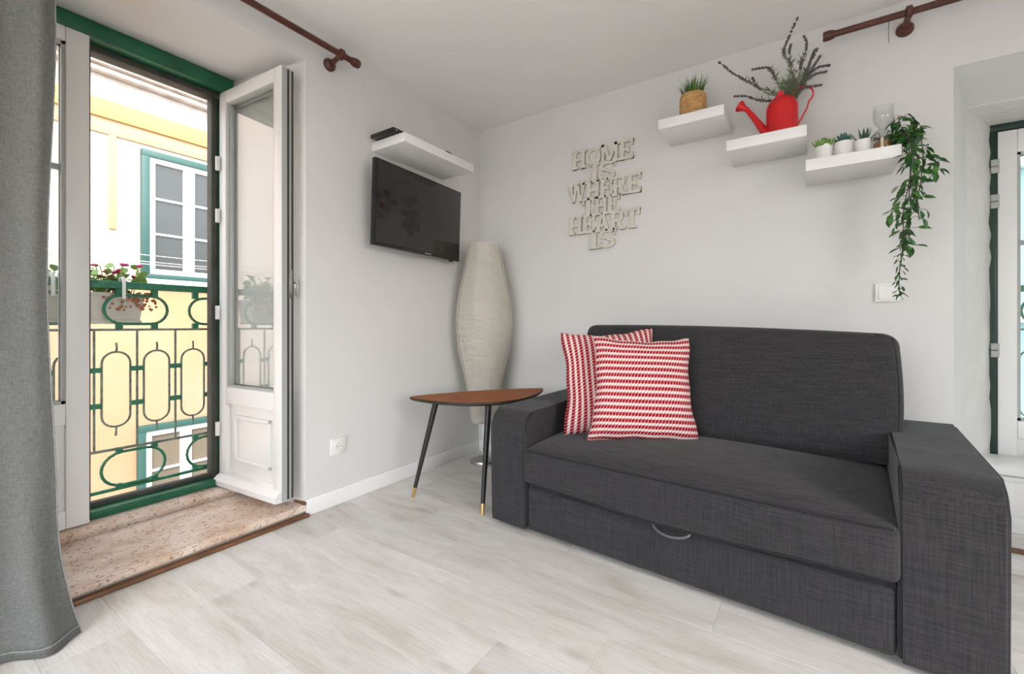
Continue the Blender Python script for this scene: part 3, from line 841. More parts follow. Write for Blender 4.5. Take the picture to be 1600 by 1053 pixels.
tag(MB().tube([(2.31, -.10, 2.23), (2.311, -.10, 2.19), (2.31, -.10, 2.135)], .0012, 5).build('hanging_thread', 'twig'), 'thin dark thread hanging from the rod above the niche', 'thread')

# ------------------------------------------------------------------ television, its shelf and boxes
tv = thing('television', 'black flat television mounted on the wall under a white shelf', 'television', (0, -.68, 1.34))
MB().box(.070, .100, -1.056, -.318, 1.348, 1.808, .004).build('housing', 'bezel', tv)
MB().box(.099, .1015, -1.046, -.328, 1.366, 1.799, .001).build('screen', 'screen', tv)
MB().box(.030, .072, -.90, -.46, 1.42, 1.70, .015).build('rear_cover', 'bezel', tv)
MB().box(-.012, .032, -.76, -.60, 1.40, 1.60, .003).build('wall_bracket', 'steel', tv)
m = MB()
for k in range(7):
    m.box(.1012, .1019, -.660 + k * .008, -.6545 + k * .008, 1.3545, 1.3605)
m.build('maker_mark', 'logo', tv)
MB().box(.085, .102, -.415, -.385, 1.337, 1.349, .002).build('infrared_sensor', 'bezel', tv)
tv.rotation_euler = (0, math.radians(2.0), math.radians(3.2))
sh = tag(MB().box(.0, .26, -.965, -.385, 1.885, 1.935, .002).build('wall_shelf', 'white'), 'white floating shelf above the television', 'shelf')
bxs = thing('media_box', 'flat black media box on the shelf above the television', 'media box', (.12, -.93, 1.935))
MB().box(.03, .215, -1.000, -.872, 1.938, 1.960, .004).build('case', 'blackplastic', bxs)
for (x, y) in ((.045, -.955), (.20, -.955), (.045, -.885), (.20, -.885)):
    MB().tube([(x, y, 1.9345), (x, y, 1.940)], .007, 8).build('foot', 'blackplastic', bxs)
MB().box(.2145, .2160, -.985, -.975, 1.946, 1.951).build('status_light', 'logo', bxs)
rc = thing('receiver_eye', 'tiny black infrared receiver on the front of the television shelf', 'receiver', (.25, -.60, 1.935))
MB().box(.236, .254, -.632, -.585, 1.9345, 1.945, .003).build('case', 'blackplastic', rc)
MB().tube([(.24, -.61, 1.94), (.16, -.63, 1.938), (.05, -.66, 1.938), (.004, -.66, 1.938)], .0016, 5).build('lead', 'blackplastic', rc)

# ------------------------------------------------------------------ wall sign of slab letters
def arc(cx, cz, rx, rz, a0, a1, th, n=14):
    """thick arc as quads -> list of polygons"""
    out = []
    for k in range(n):
        a = math.radians(a0 + (a1 - a0) * k / n); b_ = math.radians(a0 + (a1 - a0) * (k + 1) / n)
        out.append([(cx + (rx - th) * math.cos(a), cz + (rz - th) * math.sin(a)), (cx + rx * math.cos(a), cz + rz * math.sin(a)),
                    (cx + rx * math.cos(b_), cz + rz * math.sin(b_)), (cx + (rx - th) * math.cos(b_), cz + (rz - th) * math.sin(b_))])
    return out
def R(x0, x1, z0, z1): return [(x0, z0), (x1, z0), (x1, z1), (x0, z1)]
SW, SH = .22, .13           # stem width and serif height in letter-height units
def glyph(c):
    s, t = SW, SH
    if c == 'I': return .50, [R(.14, .36, 0, 1), R(0, .5, 0, t), R(0, .5, 1 - t, 1)]
    if c == 'H': return 1.0, [R(.11, .11 + s, 0, 1), R(.67, .89, 0, 1), R(.2, .8, .43, .57), R(0, .44, 0, t), R(.56, 1, 0, t), R(0, .44, 1 - t, 1), R(.56, 1, 1 - t, 1)]
    if c == 'E': return .88, [R(.11, .33, 0, 1), R(0, .88, 0, t), R(0, .88, 1 - t, 1), R(.2, .6, .43, .57), R(.75, .88, 0, .32), R(.75, .88, .68, 1), R(.50, .62, .34, .66)]
    if c == 'T': return .92, [R(.35, .57, 0, 1), R(0, .92, 1 - t, 1), R(.2, .72, 0, t), R(0, .13, .66, 1), R(.79, .92, .66, 1)]
    if c == 'O': return .96, arc(.48, .5, .48, .5, 0, 360, .19, 28)
    if c == 'M': return 1.18, [R(.10, .28, 0, 1), R(.90, 1.08, 0, 1), R(0, .38, 0, t), R(.80, 1.18, 0, t), R(0, .3, 1 - t, 1), R(.88, 1.18, 1 - t, 1),
                               [(.12, 1), (.50, .12), (.66, .12), (.36, 1)], [(.82, 1), (.52, .12), (.68, .12), (1.06, 1)]]
    if c == 'W': return 1.36, [R(0, .42, 1 - t, 1), R(.48, .88, 1 - t, 1), R(.94, 1.36, 1 - t, 1), [(.08, 1), (.30, 1), (.50, 0), (.34, 0)], [(.58, 1), (.76, 1), (.50, 0), (.36, 0)],
                               [(.60, 1), (.80, 1), (1.0, 0), (.84, 0)], [(1.12, 1), (1.28, 1), (1.02, 0), (.88, 0)]]
    if c == 'R': return 1.0, [R(.11, .33, 0, 1), R(0, .44, 0, t), R(0, .55, 1 - t, 1), R(.3, .55, .42, .55), [(.42, .46), (.64, .46), (.88, 0), (.64, 0)], R(.62, 1, 0, t)] + arc(.53, .71, .33, .29, -90, 90, .15, 12)
    if c == 'A': return 1.06, [[(.12, 0), (.32, 0), (.58, 1), (.42, 1)], [(.74, 0), (.96, 0), (.66, 1), (.44, 1)], R(.28, .80, .25, .38), R(0, .42, 0, t), R(.62, 1.06, 0, t)]
    if c == 'S': return .80, arc(.40, .725, .36, .275, 10, 270, .16, 14) + arc(.40, .285, .38, .285, -170, 90, .17, 14) + [R(.66, .79, .66, 1), R(0, .13, 0, .34)]
sg = thing('wall_sign', 'pale wooden slab-letter sign reading HOME IS WHERE THE HEART IS', 'sign', (.98, -.01, 1.39))
rows = [('HOME', .762, 1.163, 1.908), ('IS', .885, 1.055, 1.806), ('WHERE', .735, 1.208, 1.700), ('THE', .838, 1.080, 1.598), ('HEART', .742, 1.203, 1.494), ('IS', .880, 1.055, 1.392)]
LH = .116
for txt, xa, xb, zb in rows:
    tot = sum(glyph(c)[0] for c in txt) - .04 * (len(txt) - 1)
    k = (xb - xa) / tot; x = xa
    for c in txt:
        wd, polys = glyph(c)
        m = MB()
        for i, pp in enumerate(polys):
            dy = .0002 * (i % 4)
            m.prism([(x + p[0] * k, zb + p[1] * LH) for p in pp], -.019 + dy, -.001, 'y')
        m.build('letter', 'letters', sg, smooth=False)
        x += (wd - .04) * k

# ------------------------------------------------------------------ sockets and switches
so = thing('wall_socket', 'white wall socket low on the wall beside the balcony door', 'socket', (0, -1.182, .297))
MB().box(0, .009, -1.225, -1.138, .256, .340, .003).build('plate', 'white_plastic', so)
m = MB().lathe([(.024, .0), (.024, .011), (.020, .011), (.019, .004)], (.0, -1.182, .298), 24, axis='x'); m.build('socket_ring', 'white_plastic', so)
MB().lathe([(.0195, .0092), (.0195, .0098)], (0, -1.182, .298), 24, axis='x').build('recess', 'white_plastic', so)
for dy in (-.0095, .0095):
    MB().tube([(.0095, -1.182 + dy, .298), (.0102, -1.182 + dy, .298)], .0028, 8).build('pin_hole', 'blackplastic', so)
sw_ = thing('light_switch', 'white light switch below the trailing ivy', 'switch', (2.316, 0, 1.066))
MB().box(2.273, 2.359, -.012, 0, 1.024, 1.108, .003).build('plate', 'white_plastic', sw_)
MB().box(2.284, 2.348, -.017, -.011, 1.035, 1.097, .003).build('rocker', 'white_plastic', sw_)

# ------------------------------------------------------------------ shelves on the back wall
for (x0, x1, z0, lb) in ((1.376, 1.686, 1.930, 'white floating shelf carrying the grass in a basket'), (1.696, 2.016, 1.750, 'white floating shelf carrying the red watering can'), (2.012, 2.332, 1.594, 'white floating shelf carrying the succulents and trailing ivy')):
    tag(MB().box(x0, x1, -.26, 0, z0, z0 + .05, .002).build('wall_shelf', 'white'), lb, 'shelf', 'floating shelves above the sofa')

# grass in a basket
gp = thing('potted_grass', 'short green grass in a round woven basket on the shelf', 'plant', (1.525, -.16, 1.98))
def wv(r, h, a):
    rowi = int((h - 1.98) / .0155)
    return r + .0024 * math.sin(a * 13 + PI * (rowi % 2)) * (1 if .004 < h - 1.98 < .122 else 0)
prof = []
for k in range(8):
    b0 = 1.981 + k * .0155
    prof += [(.0570 + .003 * math.sin(PI * k / 8), b0), (.0615 + .003 * math.sin(PI * k / 8), b0 + .005), (.0615 + .003 * math.sin(PI * k / 8), b0 + .0105), (.0570 + .003 * math.sin(PI * k / 8), b0 + .015)]
prof += [(.058, 2.107), (.054, 2.107), (.054, 2.09)]
MB().lathe(prof, (1.525, -.16, 0), 104, rfun=wv).build('basket', 'basket', gp)
MB().lathe([(.0545, 2.09), (.054, 2.100), (.01, 2.102)], (1.525, -.16, 0), 24).build('soil', 'soil', gp)
m = MB()
rnd = random.Random(5)
for k in range(170):
    a = rnd.uniform(0, 2 * PI); r = .048 * math.sqrt(rnd.random())
    bx0 = Vector((1.525 + r * math.cos(a), -.16 + r * math.sin(a), 2.098))
    h = rnd.uniform(.055, .105); lean = r / .05 * rnd.uniform(.2, .75) * .075
    tip = bx0 + Vector((math.cos(a) * lean, math.sin(a) * lean, h))
    mid = bx0 + Vector((math.cos(a) * lean * .35, math.sin(a) * lean * .35, h * .55))
    w_ = .0026; sd = Vector((math.cos(a + 1.2), math.sin(a + 1.2), 0)) * w_
    b = m.bm
    v = [b.verts.new(p) for p in (bx0 - sd, bx0 + sd, mid + sd * .8, mid - sd * .8, tip)]
    b.faces.new((v[0], v[1], v[2], v[3])); b.faces.new((v[3], v[2], v[4]))
o = m.build('grass', 'grass', gp, fix=False); o['kind'] = 'stuff'

# red watering can
wc = thing('watering_can', 'glossy red metal watering can on the middle shelf', 'watering can', (1.915, -.13, 1.80))
cx, cy = 1.918, -.13
MB().lathe([(.061, 1.80), (.066, 1.803), (.0655, 1.945), (.064, 1.958), (.057, 1.974), (.046, 1.988), (.038, 1.994), (.034, 1.996), (.032, 1.992), (.034, 1.984)], (cx, cy, 0), 40).build('body', 'red', wc)
MB().lathe([(.067, 1.803), (.068, 1.806), (.067, 1.809)], (cx, cy, 0), 40, close=False).build('base_bead', 'red', wc)
MB().tube([(cx - .045, cy, 1.818), (cx - .075, cy, 1.86), (cx - .115, cy, 1.93), (cx - .150, cy, 1.985)], [.022, .0185, .0135, .011], 16).build('spout', 'red', wc)
p0 = Vector((cx - .148, cy, 1.982)); dv = Vector((-.72, 0, .55)).normalized()
MB().tube([p0, p0 + dv * .012, p0 + dv * .038, p0 + dv * .043], [.012, .013, .027, .0265], 18).build('rose', 'red', wc)
hp = []
for k in range(15):
    a = math.radians(150 - 205 * k / 14)
    hp.append((cx + .083 + .040 * math.cos(a), cy, 1.985 + .040 * math.sin(a)))
hp = [(cx + .035, cy, 1.99)] + hp + [(cx + .100, cy, 1.925), (cx + .080, cy, 1.885), (cx + .064, cy, 1.858)]
m = MB()
b = m.bm; rings_ = []
for i, p in enumerate(hp):
    d = Vector(hp[min(i + 1, len(hp) - 1)]) - Vector(hp[max(i - 1, 0)]); d.normalize(); n_ = Vector((-d.z, 0, d.x)) * .0028; y_ = Vector((0, .008, 0)); p = Vector(p)
    rings_.append([b.verts.new(q) for q in (p - n_ - y_, p + n_ - y_, p + n_ + y_, p - n_ + y_)])
for A, B in zip(rings_, rings_[1:]):
    for i in range(4): b.faces.new((A[i], A[(i + 1) % 4], B[(i + 1) % 4], B[i]))
b.faces.new(rings_[0][::-1]); b.faces.new(rings_[-1])
m.build('handle', 'red', wc, ang=1.0)
m = MB().prism([(cx - .03, 1.985), (cx + .015, 1.985), (cx + .010, 2.004), (cx - .004, 2.021), (cx - .018, 2.004)], cy - .036, cy - .033, 'y'); m.build('front_lip', 'red', wc)

# lavender standing in the can
lv = thing('lavender_bunch', 'dried purple lavender bunch standing in the red watering can', 'flowers', (1.945, -.13, 1.90))
SPR = [[(1.943, -0.13, 1.992), (1.943, -0.132, 2.06), (1.956, -0.134, 2.115), (1.949, -0.137, 2.158), (1.926, -0.139, 2.2), (1.931, -0.141, 2.234), (1.949, -0.143, 2.274), (1.964, -0.146, 2.310), (1.979, -0.148, 2.340)],
[(1.948, -0.13, 1.99), (1.959, -0.13, 2.08), (1.951, -0.13, 2.16), (1.948, -0.13, 2.209), (1.954, -0.13, 2.237)],
[(1.959, -0.13, 1.987), (1.984, -0.127, 2.074), (1.996, -0.123, 2.143), (2.009, -0.12, 2.185), (2.016, -0.117, 2.223), (2.006, -0.113, 2.268)],
[(1.964, -0.13, 1.986), (2.004, -0.132, 2.065), (2.033, -0.135, 2.131), (2.057, -0.138, 2.181)],
[(1.969, -0.13, 1.984), (2.009, -0.127, 2.078), (2.028, -0.125, 2.132), (2.045, -0.123, 2.183)],
[(1.966, -0.13, 1.985), (2.014, -0.135, 2.061), (2.048, -0.14, 2.112), (2.066, -0.145, 2.138)],
[(1.969, -0.13, 1.981), (2.014, -0.13, 2.063), (2.057, -0.13, 2.096), (2.102, -0.13, 2.093)],
[(1.969, -0.13, 1.981), (2.009, -0.125, 2.049), (2.043, -0.12, 2.073), (2.089, -0.115, 2.075)],
[(1.969, -0.13, 1.981), (2.004, -0.132, 2.018), (2.033, -0.135, 2.014), (2.072, -0.138, 2.01)],
[(1.933, -0.13, 1.991), (1.87, -0.129, 2.028), (1.822, -0.127, 2.074), (1.783, -0.126, 2.114), (1.738, -0.125, 2.153), (1.698, -0.124, 2.192), (1.668, -0.123, 2.231), (1.644, -0.121, 2.259)],
[(1.933, -0.13, 1.994), (1.902, -0.133, 2.065), (1.881, -0.137, 2.125), (1.86, -0.14, 2.155), (1.829, -0.143, 2.16), (1.793, -0.147, 2.163)],
[(1.928, -0.13, 1.99), (1.876, -0.13, 1.995), (1.817, -0.13, 2.015), (1.767, -0.13, 2.048), (1.716, -0.13, 2.062)],
[(1.931, -0.13, 1.992), (1.886, -0.126, 2.031), (1.859, -0.122, 2.059), (1.821, -0.118, 2.078), (1.793, -0.114, 2.138)]]
def spl(P, n):
    P = [Vector(p) for p in P]; out = []
    m_ = len(P) - 1
    for i in range(n + 1):
        t = i / n * m_; k = min(int(t), m_ - 1); f = t - k
        p0 = P[max(k - 1, 0)]; p1 = P[k]; p2 = P[k + 1]; p3 = P[min(k + 2, m_)]
        out.append(.5 * ((2 * p1) + (-p0 + p2) * f + (2 * p0 - 5 * p1 + 4 * p2 - p3) * f * f + (-p0 + 3 * p1 - 3 * p2 + p3) * f ** 3))
    return out
rnd = random.Random(9)
for i, s in enumerate(SPR):
    s = [(1.938 + (s[0][0] - 1.938) * .6, -.13, 1.93)] + s
    c = spl(s, 40)
    spg = MB().tube(c, [.0022 - .0010 * k / 40 for k in range(41)], 5).build('sprig', 'lavstem', lv)
    m = MB()
    start = 16 if i not in (1, 12) else 30
    for k in range(start, 41):
        if rnd.random() < .10: continue
        for q in range(4):
            a = rnd.uniform(0, 6.28); rr = .0038 * (1.15 - .5 * k / 40)
            off = Vector((math.cos(a), math.sin(a), rnd.uniform(-.6, .6))) * rr
            m.blob(c[k] + off, rnd.uniform(.0034, .0052), (1, 1, 1.25), 1)
    m.build('flower_head', 'lavender', spg)
    m = MB()
    for k in range(8, 24):
        for q in range(3):
            a = rnd.uniform(0, 6.28); d = (c[k + 1] - c[k - 1]).normalized()
            o_ = (Vector((math.cos(a), math.sin(a), rnd.uniform(-.2, .5))) * .7 + d * .6).normalized() * rnd.uniform(.018, .038)
            sd = o_.cross(Vector((.3, .8, .2))).normalized() * .0016
            m.poly((c[k] - sd * .4, c[k] + o_ * .55 + sd, c[k] + o_, c[k] + o_ * .55 - sd))
    m.build('leaves', 'lavleaf', spg, fix=False)['kind'] = 'stuff'
# filler leaves around the mouth of the can
m = MB()
for k in range(220):
    a = rnd.uniform(0, 6.28); e_ = rnd.uniform(.35, 1.5)
    base = Vector((1.950 + rnd.uniform(-.02, .02), -.13 + rnd.uniform(-.02, .02), rnd.uniform(1.985, 2.05)))
    o_ = Vector((math.cos(a) * math.cos(e_) + .12, math.sin(a) * math.cos(e_), math.sin(e_))) * rnd.uniform(.03, .07)
    sd = o_.cross(Vector((.3, .8, .2))).normalized() * .002
    m.poly((base - sd * .4, base + o_ * .55 + sd, base + o_, base + o_ * .55 - sd))
m.build('foliage', 'lavleaf', lv, fix=False)['kind'] = 'stuff'

# three succulents
def pot(t, x, y, r, h, z):
    MB().lathe([(r * .80, z), (r * .86, z + .003), (r, z + h - .006), (r * 1.01, z + h), (r * .93, z + h), (r * .90, z + h - .012)], (x, y, 0), 32).build('pot', 'potwhite', t)
    MB().lathe([(r * .91, z + h - .014), (r * .5, z + h - .008)], (x, y, 0), 20).build('soil', 'soil', t)
ZS = 1.644
def spike(len_, w_, th, curl, seg=5):
    m = MB(); b = m.bm; prev = None
    for i in range(seg + 1):
        f = i / seg; ww = w_ * (1 - f) ** .6 * (1 if f > 0 else .8) + .0002; zz = len_ * f; yy = curl * f * f
        r_ = [b.verts.new(p) for p in ((-ww, yy, zz), (0, yy - th * (1 - f) - .0003, zz), (ww, yy, zz), (0, yy + th * .5 * (1 - f) + .0003, zz))]
        if prev:
            for k in range(4): b.faces.new((prev[k], prev[(k + 1) % 4], r_[(k + 1) % 4], r_[k]))
        else: b.faces.new(r_[::-1])
        prev = r_
    b.faces.new(prev); return m
rnd = random.Random(3)
t = thing('potted_succulent', 'bright green bushy succulent in a small white pot', 'plant', (2.080, -.17, ZS), 'small succulents on the lowest shelf')
pot(t, 2.080, -.17, .0335, .075, ZS)
ml = mesh_only(spike(.025, .0075, .004, .006), 'leaf', 'succ1')
for k in range(46):
    a = rnd.uniform(0, 6.28); r = .032 * math.sqrt(rnd.random())
    inst('leaf', ml, t, (2.080 + r * math.cos(a), -.17 + r * math.sin(a), ZS + .070 + .016 * (1 - r / .034)), (rnd.uniform(-.2, .3) + r * 28, 0, a + PI / 2), rnd.uniform(.8, 1.3))
t = thing('potted_succulent', 'blue-green rosette succulent in a small white pot', 'plant', (2.150, -.17, ZS), 'small succulents on the lowest shelf')
pot(t, 2.150, -.17, .0335, .075, ZS)
ml = mesh_only(spike(.034, .011, .005, .008), 'leaf', 'succ2')
for ring_, (n, tilt) in enumerate(((9, 1.15), (8, .75), (6, .35))):
    for k in range(n):
        a = 2 * PI * k / n + ring_ * .4
        inst('leaf', ml, t, (2.150 + .007 * math.cos(a), -.17 + .007 * math.sin(a), ZS + .072 + .006 * ring_), (tilt, 0, a + PI / 2), 1.15 - .1 * ring_)
t = thing('potted_succulent', 'dark green spiky aloe in a small white pot', 'plant', (2.217, -.17, ZS), 'small succulents on the lowest shelf')
pot(t, 2.217, -.17, .0295, .068, ZS)
ml = mesh_only(spike(.062, .0055, .004, .006), 'leaf', 'succ3')
for k in range(22):
    a = rnd.uniform(0, 6.28); f = rnd.random()
    inst('leaf', ml, t, (2.217 + .012 * f * math.cos(a), -.17 + .012 * f * math.sin(a), ZS + .060), (.15 + .75 * f, 0, a + PI / 2), rnd.uniform(.75, 1.05))

# footed glass with amber filling
gx, gy = 2.284, -.17
t = thing('glass_vase', 'clear waisted glass vase with amber filling and twigs', 'vase', (gx, gy, ZS))
pr = [(.0335, ZS + .001), (.0345, ZS + .004), (.0345, ZS + .062), (.031, ZS + .078), (.016, ZS + .098), (.013, ZS + .104), (.018, ZS + .112), (.029, ZS + .126), (.034, ZS + .146), (.0345, ZS + .195)]
pr2 = [(r - .0022, z) for r, z in pr[::-1] if z > ZS + .003] + [(.030, ZS + .004)]
MB().lathe(pr + pr2, (gx, gy, 0), 40, close=False).build('glass', 'jar', t)
MB().lathe([(.0318, ZS + .004), (.0320, ZS + .042), (.026, ZS + .047)], (gx, gy, 0), 28).build('filling', 'potpourri', t)
MB().tube([(gx - .006, gy - .028, ZS + .004), (gx - .006, gy - .028, ZS + .056)], .0055, 12).build('candle', 'wax', t)
rnd = random.Random(21)
for k in range(9):
    a = rnd.uniform(2.2, 5.0); L_ = rnd.uniform(.03, .055)
    s_ = Vector((gx - .012 + rnd.uniform(-.01, .02), gy - .012, ZS + .05))
    e_ = s_ + Vector((math.cos(a) * L_, -.004, abs(math.sin(a)) * L_ * .8))
    MB().tube([s_, (s_ + e_) / 2 + Vector((0, 0, .005)), e_], .0014, 5).build('twig', 'twig', t)

# trailing ivy
iv = thing('trailing_ivy', 'green trailing ivy hanging from the end of the lowest shelf', 'plant', (2.33, -.17, ZS))
lm = MB(); b = lm.bm
pts = [(-.0, 0, 0), (.007, .008, .0015), (.0095, .017, .0025), (.007, .028, .0015), (0, .040, -.003), (-.007, .028, .0015), (-.0095, .017, .0025), (-.007, .008, .0015)]
V = [b.verts.new(p) for p in pts]; mid = [b.verts.new((0, .012, -.001)), b.verts.new((0, .026, -.0015))]
for f in ((0, 1, 8), (1, 2, 8), (2, 9, 8), (2, 3, 9), (3, 4, 9), (4, 5, 9), (5, 6, 9), (6, 8, 9), (6, 7, 8), (7, 0, 8)):
    b.faces.new([(V + mid)[i] for i in f])
bmesh.ops.recalc_face_normals(b, faces=b.faces[:])
me1 = mesh_only(lm, 'leaf', 'leaf'); me2 = me1.copy(); me2.materials.clear(); me2.materials.append(M['leaf2'])
rnd = random.Random(17)
vm = MB(); nl = 0
def vine(P, n, lsc, spread, light):
    global nl
    c = spl(P, int(n * 3.1)); vm.tube(c, .0018, 5)
    for k in range(1, len(c)):
        if rnd.random() < .12: continue
        a = rnd.uniform(0, 2 * PI)
        off = Vector((math.cos(a), math.sin(a) * .55, rnd.uniform(-.25, .45))) * rnd.uniform(.2, 1) * spread
        p = c[k] + off
        vm.tube([c[k], (c[k] + p) / 2 + Vector((0, 0, .004)), p], .0009, 3)
        inst('leaf', me2 if rnd.random() < light else me1, iv, p, (rnd.uniform(-1.5, -.2), rnd.uniform(-.6, .6), math.atan2(off.y, off.x) - PI / 2 + rnd.uniform(-.6, .6)), lsc * 1.1 * rnd.uniform(.8, 1.15))
        nl += 1
B0 = (2.335, -.165, 1.70)
vine([(2.327, -.16, 1.648), (2.33, -.17, 1.74), (2.345, -.20, 1.77), (2.385, -.22, 1.70), (2.40, -.225, 1.60), (2.395, -.22, 1.50), (2.385, -.22, 1.42), (2.39, -.22, 1.34)], 24, 1.0, .034, .2)
vine([(2.327, -.15, 1.648), (2.34, -.15, 1.735), (2.365, -.16, 1.72), (2.375, -.17, 1.60), (2.365, -.18, 1.48), (2.37, -.18, 1.38), (2.355, -.18, 1.28), (2.36, -.18, 1.23)], 24, 1.0, .034, .5)
vine([(2.327, -.17, 1.648), (2.345, -.19, 1.72), (2.358, -.21, 1.66), (2.362, -.22, 1.52), (2.345, -.21, 1.40), (2.345, -.20, 1.30), (2.35, -.2, 1.24)], 22, .95, .032, .45)
vine([(2.327, -.18, 1.648), (2.34, -.20, 1.70), (2.352, -.24, 1.68), (2.364, -.262, 1.60), (2.37, -.25, 1.50), (2.36, -.24, 1.41)], 18, .95, .028, .25)
vine([(2.30, -.10, 1.652), (2.335, -.10, 1.70), (2.36, -.10, 1.74), (2.42, -.11, 1.735)], 7, .9, .022, .2)
vine([(2.372, -.22, 1.58), (2.42, -.22, 1.585), (2.44, -.22, 1.55), (2.442, -.22, 1.51)], 6, .95, .02, .2)
vine([(2.345, -.2, 1.40), (2.318, -.2, 1.395), (2.300, -.2, 1.365)], 3, .9, .016, .6)
vine([(2.352, -.19, 1.30), (2.343, -.185, 1.22), (2.336, -.18, 1.15), (2.334, -.175, 1.08), (2.338, -.17, 1.04)], 16, .55, .012, .1)
vm.build('vines', 'vine', iv)

# ------------------------------------------------------------------ floor lamp in the corner
LX, LY = .205, -.205
fl_ = thing('floor_lamp', 'tall bottle-shaped rice paper floor lamp standing in the corner', 'floor lamp', (LX, LY, 0))
MB().lathe([(.092, 0), (.094, .010), (.090, .020), (.060, .030), (.024, .036), (.014, .045)], (LX, LY, 0), 40).build('base', 'steel', fl_)
MB().tube([(LX, LY, .04), (LX, LY, 1.30)], .011, 14).build('pole', 'white_plastic', fl_)
pr = [(.080, .27), (.090, .30), (.098, .37), (.108, .46), (.125, .56), (.150, .66), (.172, .76), (.184, .86), (.188, .94), (.184, 1.02), (.170, 1.12), (.152, 1.21), (.132, 1.30), (.116, 1.38), (.105, 1.46)]
pp = spl([(r, 0, z) for r, z in pr], 70)
rnd = random.Random(8)
ph_ = [rnd.uniform(0, 6.28) for _ in range(6)]
def crk(r, h, a):
    k = 1 if h < .98 else .35
    return r + k * (.0022 * math.sin(h * 150 + 3 * math.sin(a * 2 + ph_[0]) + ph_[1]) + .0018 * math.sin(h * 95 + 2.5 * math.sin(a * 3 + ph_[2])) + .0016 * math.sin(a * 7 + h * 18 + ph_[3])) - .0022 * abs(math.sin(a * 5))
m = MB().lathe([(p.x, p.z) for p in pp], (LX, LY, 0), 80, rfun=crk, close=False)
bmesh.ops.solidify(m.bm, geom=m.bm.faces[:], thickness=.0015)
m.build('shade', 'paper', fl_, ang=2)
for k in range(10):
    a = 2 * PI * k / 10
    MB().tube([(LX + (p.x + .001) * math.cos(a), LY + (p.x + .001) * math.sin(a), p.z) for p in pp[::3]], .0016, 5).build('rib', 'paper', fl_)
for r_, z in ((.105, 1.458), (.080, .272)):
    MB().tube([(LX + r_ * math.cos(k * PI / 20), LY + r_ * math.sin(k * PI / 20), z) for k in range(40)], .003, 6, True).build('wire_ring', 'paper', fl_)

# ------------------------------------------------------------------ side table
tb = thing('side_table', 'walnut leaf-shaped side table on three black splayed legs beside the sofa', 'table', (.5, -.62, 0))
A = Vector((.235, -.905)); Bp = Vector((.672, -.225))
ch = (Bp - A); Lc = ch.length; e1 = ch / Lc; e2 = Vector((e1.y, -e1.x))       # e2 towards the sofa
def P2(s, d): q = A + e1 * s * Lc + e2 * d; return (q.x, q.y)
front = [(.0, 0), (.012, .035), (.05, .10), (.12, .185), (.22, .262), (.34, .312), (.47, .328), (.60, .308), (.72, .258), (.83, .185), (.92, .10), (.98, .03)]
back = [(1.0, .0), (.98, -.012), (.85, -.040), (.65, -.058), (.5, -.062), (.35, -.058), (.15, -.040), (.02, -.014)]
outl = spl([(*P2(s, d), 0) for s, d in front], 44) + spl([(*P2(s, d), 0) for s, d in back], 30)
cen = sum((Vector((p.x, p.y)) for p in outl), Vector((0, 0))) / len(outl)
outl = [(p.x, p.y) for p in outl]
def inset(f): return [(cen.x + (x - cen.x) * f, cen.y + (y - cen.y) * f) for x, y in outl]
TZ = .535
MB().prism(inset(.995)[::-1], TZ - .003, TZ).build('top', 'walnut', tb)
m = MB(); b = m.bm
rr = [[b.verts.new((x, y, z)) for x, y in inset(f)] for f, z in ((.86, TZ - .026), (.97, TZ - .020), (1.0, TZ - .012), (1.0, TZ - .0025), (.99, TZ - .0008))]
for Aa, Bb in zip(rr, rr[1:]):
    for i in range(len(Aa)): b.faces.new((Aa[i], Aa[(i + 1) % len(Aa)], Bb[(i + 1) % len(Aa)], Bb[i]))
b.faces.new(rr[0][::-1]); b.faces.new(rr[-1])
m.build('edge', 'edge', tb)
for (fx, fy), (tx, ty) in (((.258, -.905), (.345, -.815)), ((.706, -.880), (.655, -.760)), ((.665, -.235), (.615, -.345))):
    d = Vector((fx, fy, 0)) - Vector((tx, ty, TZ - .02)); T0 = Vector((tx, ty, TZ - .02))
    cut = T0 + d * .90
    lg = MB().tube([T0, T0 + d * .5, cut], [.0165, .0135, .0105], 14).build('leg', 'black', tb)
    MB().tube([cut, T0 + d * .985, T0 + d], [.0112, .0092, .0085], 14).build('ferrule', 'brass', lg)

# ------------------------------------------------------------------ sofa
sf = thing('sofa', 'two-seat charcoal fabric sofa bed with broad square arms', 'sofa', (1.62, -.55, 0))
W_, D_ = 1.65, .80
FLc, FRc, RLc, RRc = Vector((.784, -.915)), Vector((2.425, -1.050)), Vector((.778, -.115)), Vector((2.505, -.175))
def sm(c):
    u, v = c.x / W_, c.y / D_
    p = (FLc * (1 - u) + FRc * u) * (1 - v) + (RLc * (1 - u) + RRc * u) * v
    return (p.x, p.y, c.z)
def soft_box(x0, x1, y0, y1, z0, z1, bev, nsub=10, crown=0, seg=4, front_bulge=0):
    m = MB(); m.box(x0, x1, y0, y1, z0, z1, bev, seg)
    bmesh.ops.subdivide_edges(m.bm, edges=[e for e in m.bm.edges if e.calc_length() > .12], cuts=nsub, use_grid_fill=True)
    hx_, hy_ = (x1 - x0) / 2, (y1 - y0) / 2; cx_, cy_ = (x0 + x1) / 2, (y0 + y1) / 2
    for v in m.bm.verts:
        a = max(0, 1 - ((v.co.x - cx_) / hx_) ** 2); b_ = max(0, 1 - ((v.co.y - cy_) / hy_) ** 2)
        t_ = (v.co.z - z0) / (z1 - z0)
        if crown and t_ > .9: v.co.z += crown * a ** .5 * b_ ** .5
        if front_bulge and v.co.y < y0 + .01: v.co.y -= front_bulge * a ** .4 * math.sin(PI * min(1, max(0, t_)))
    return m
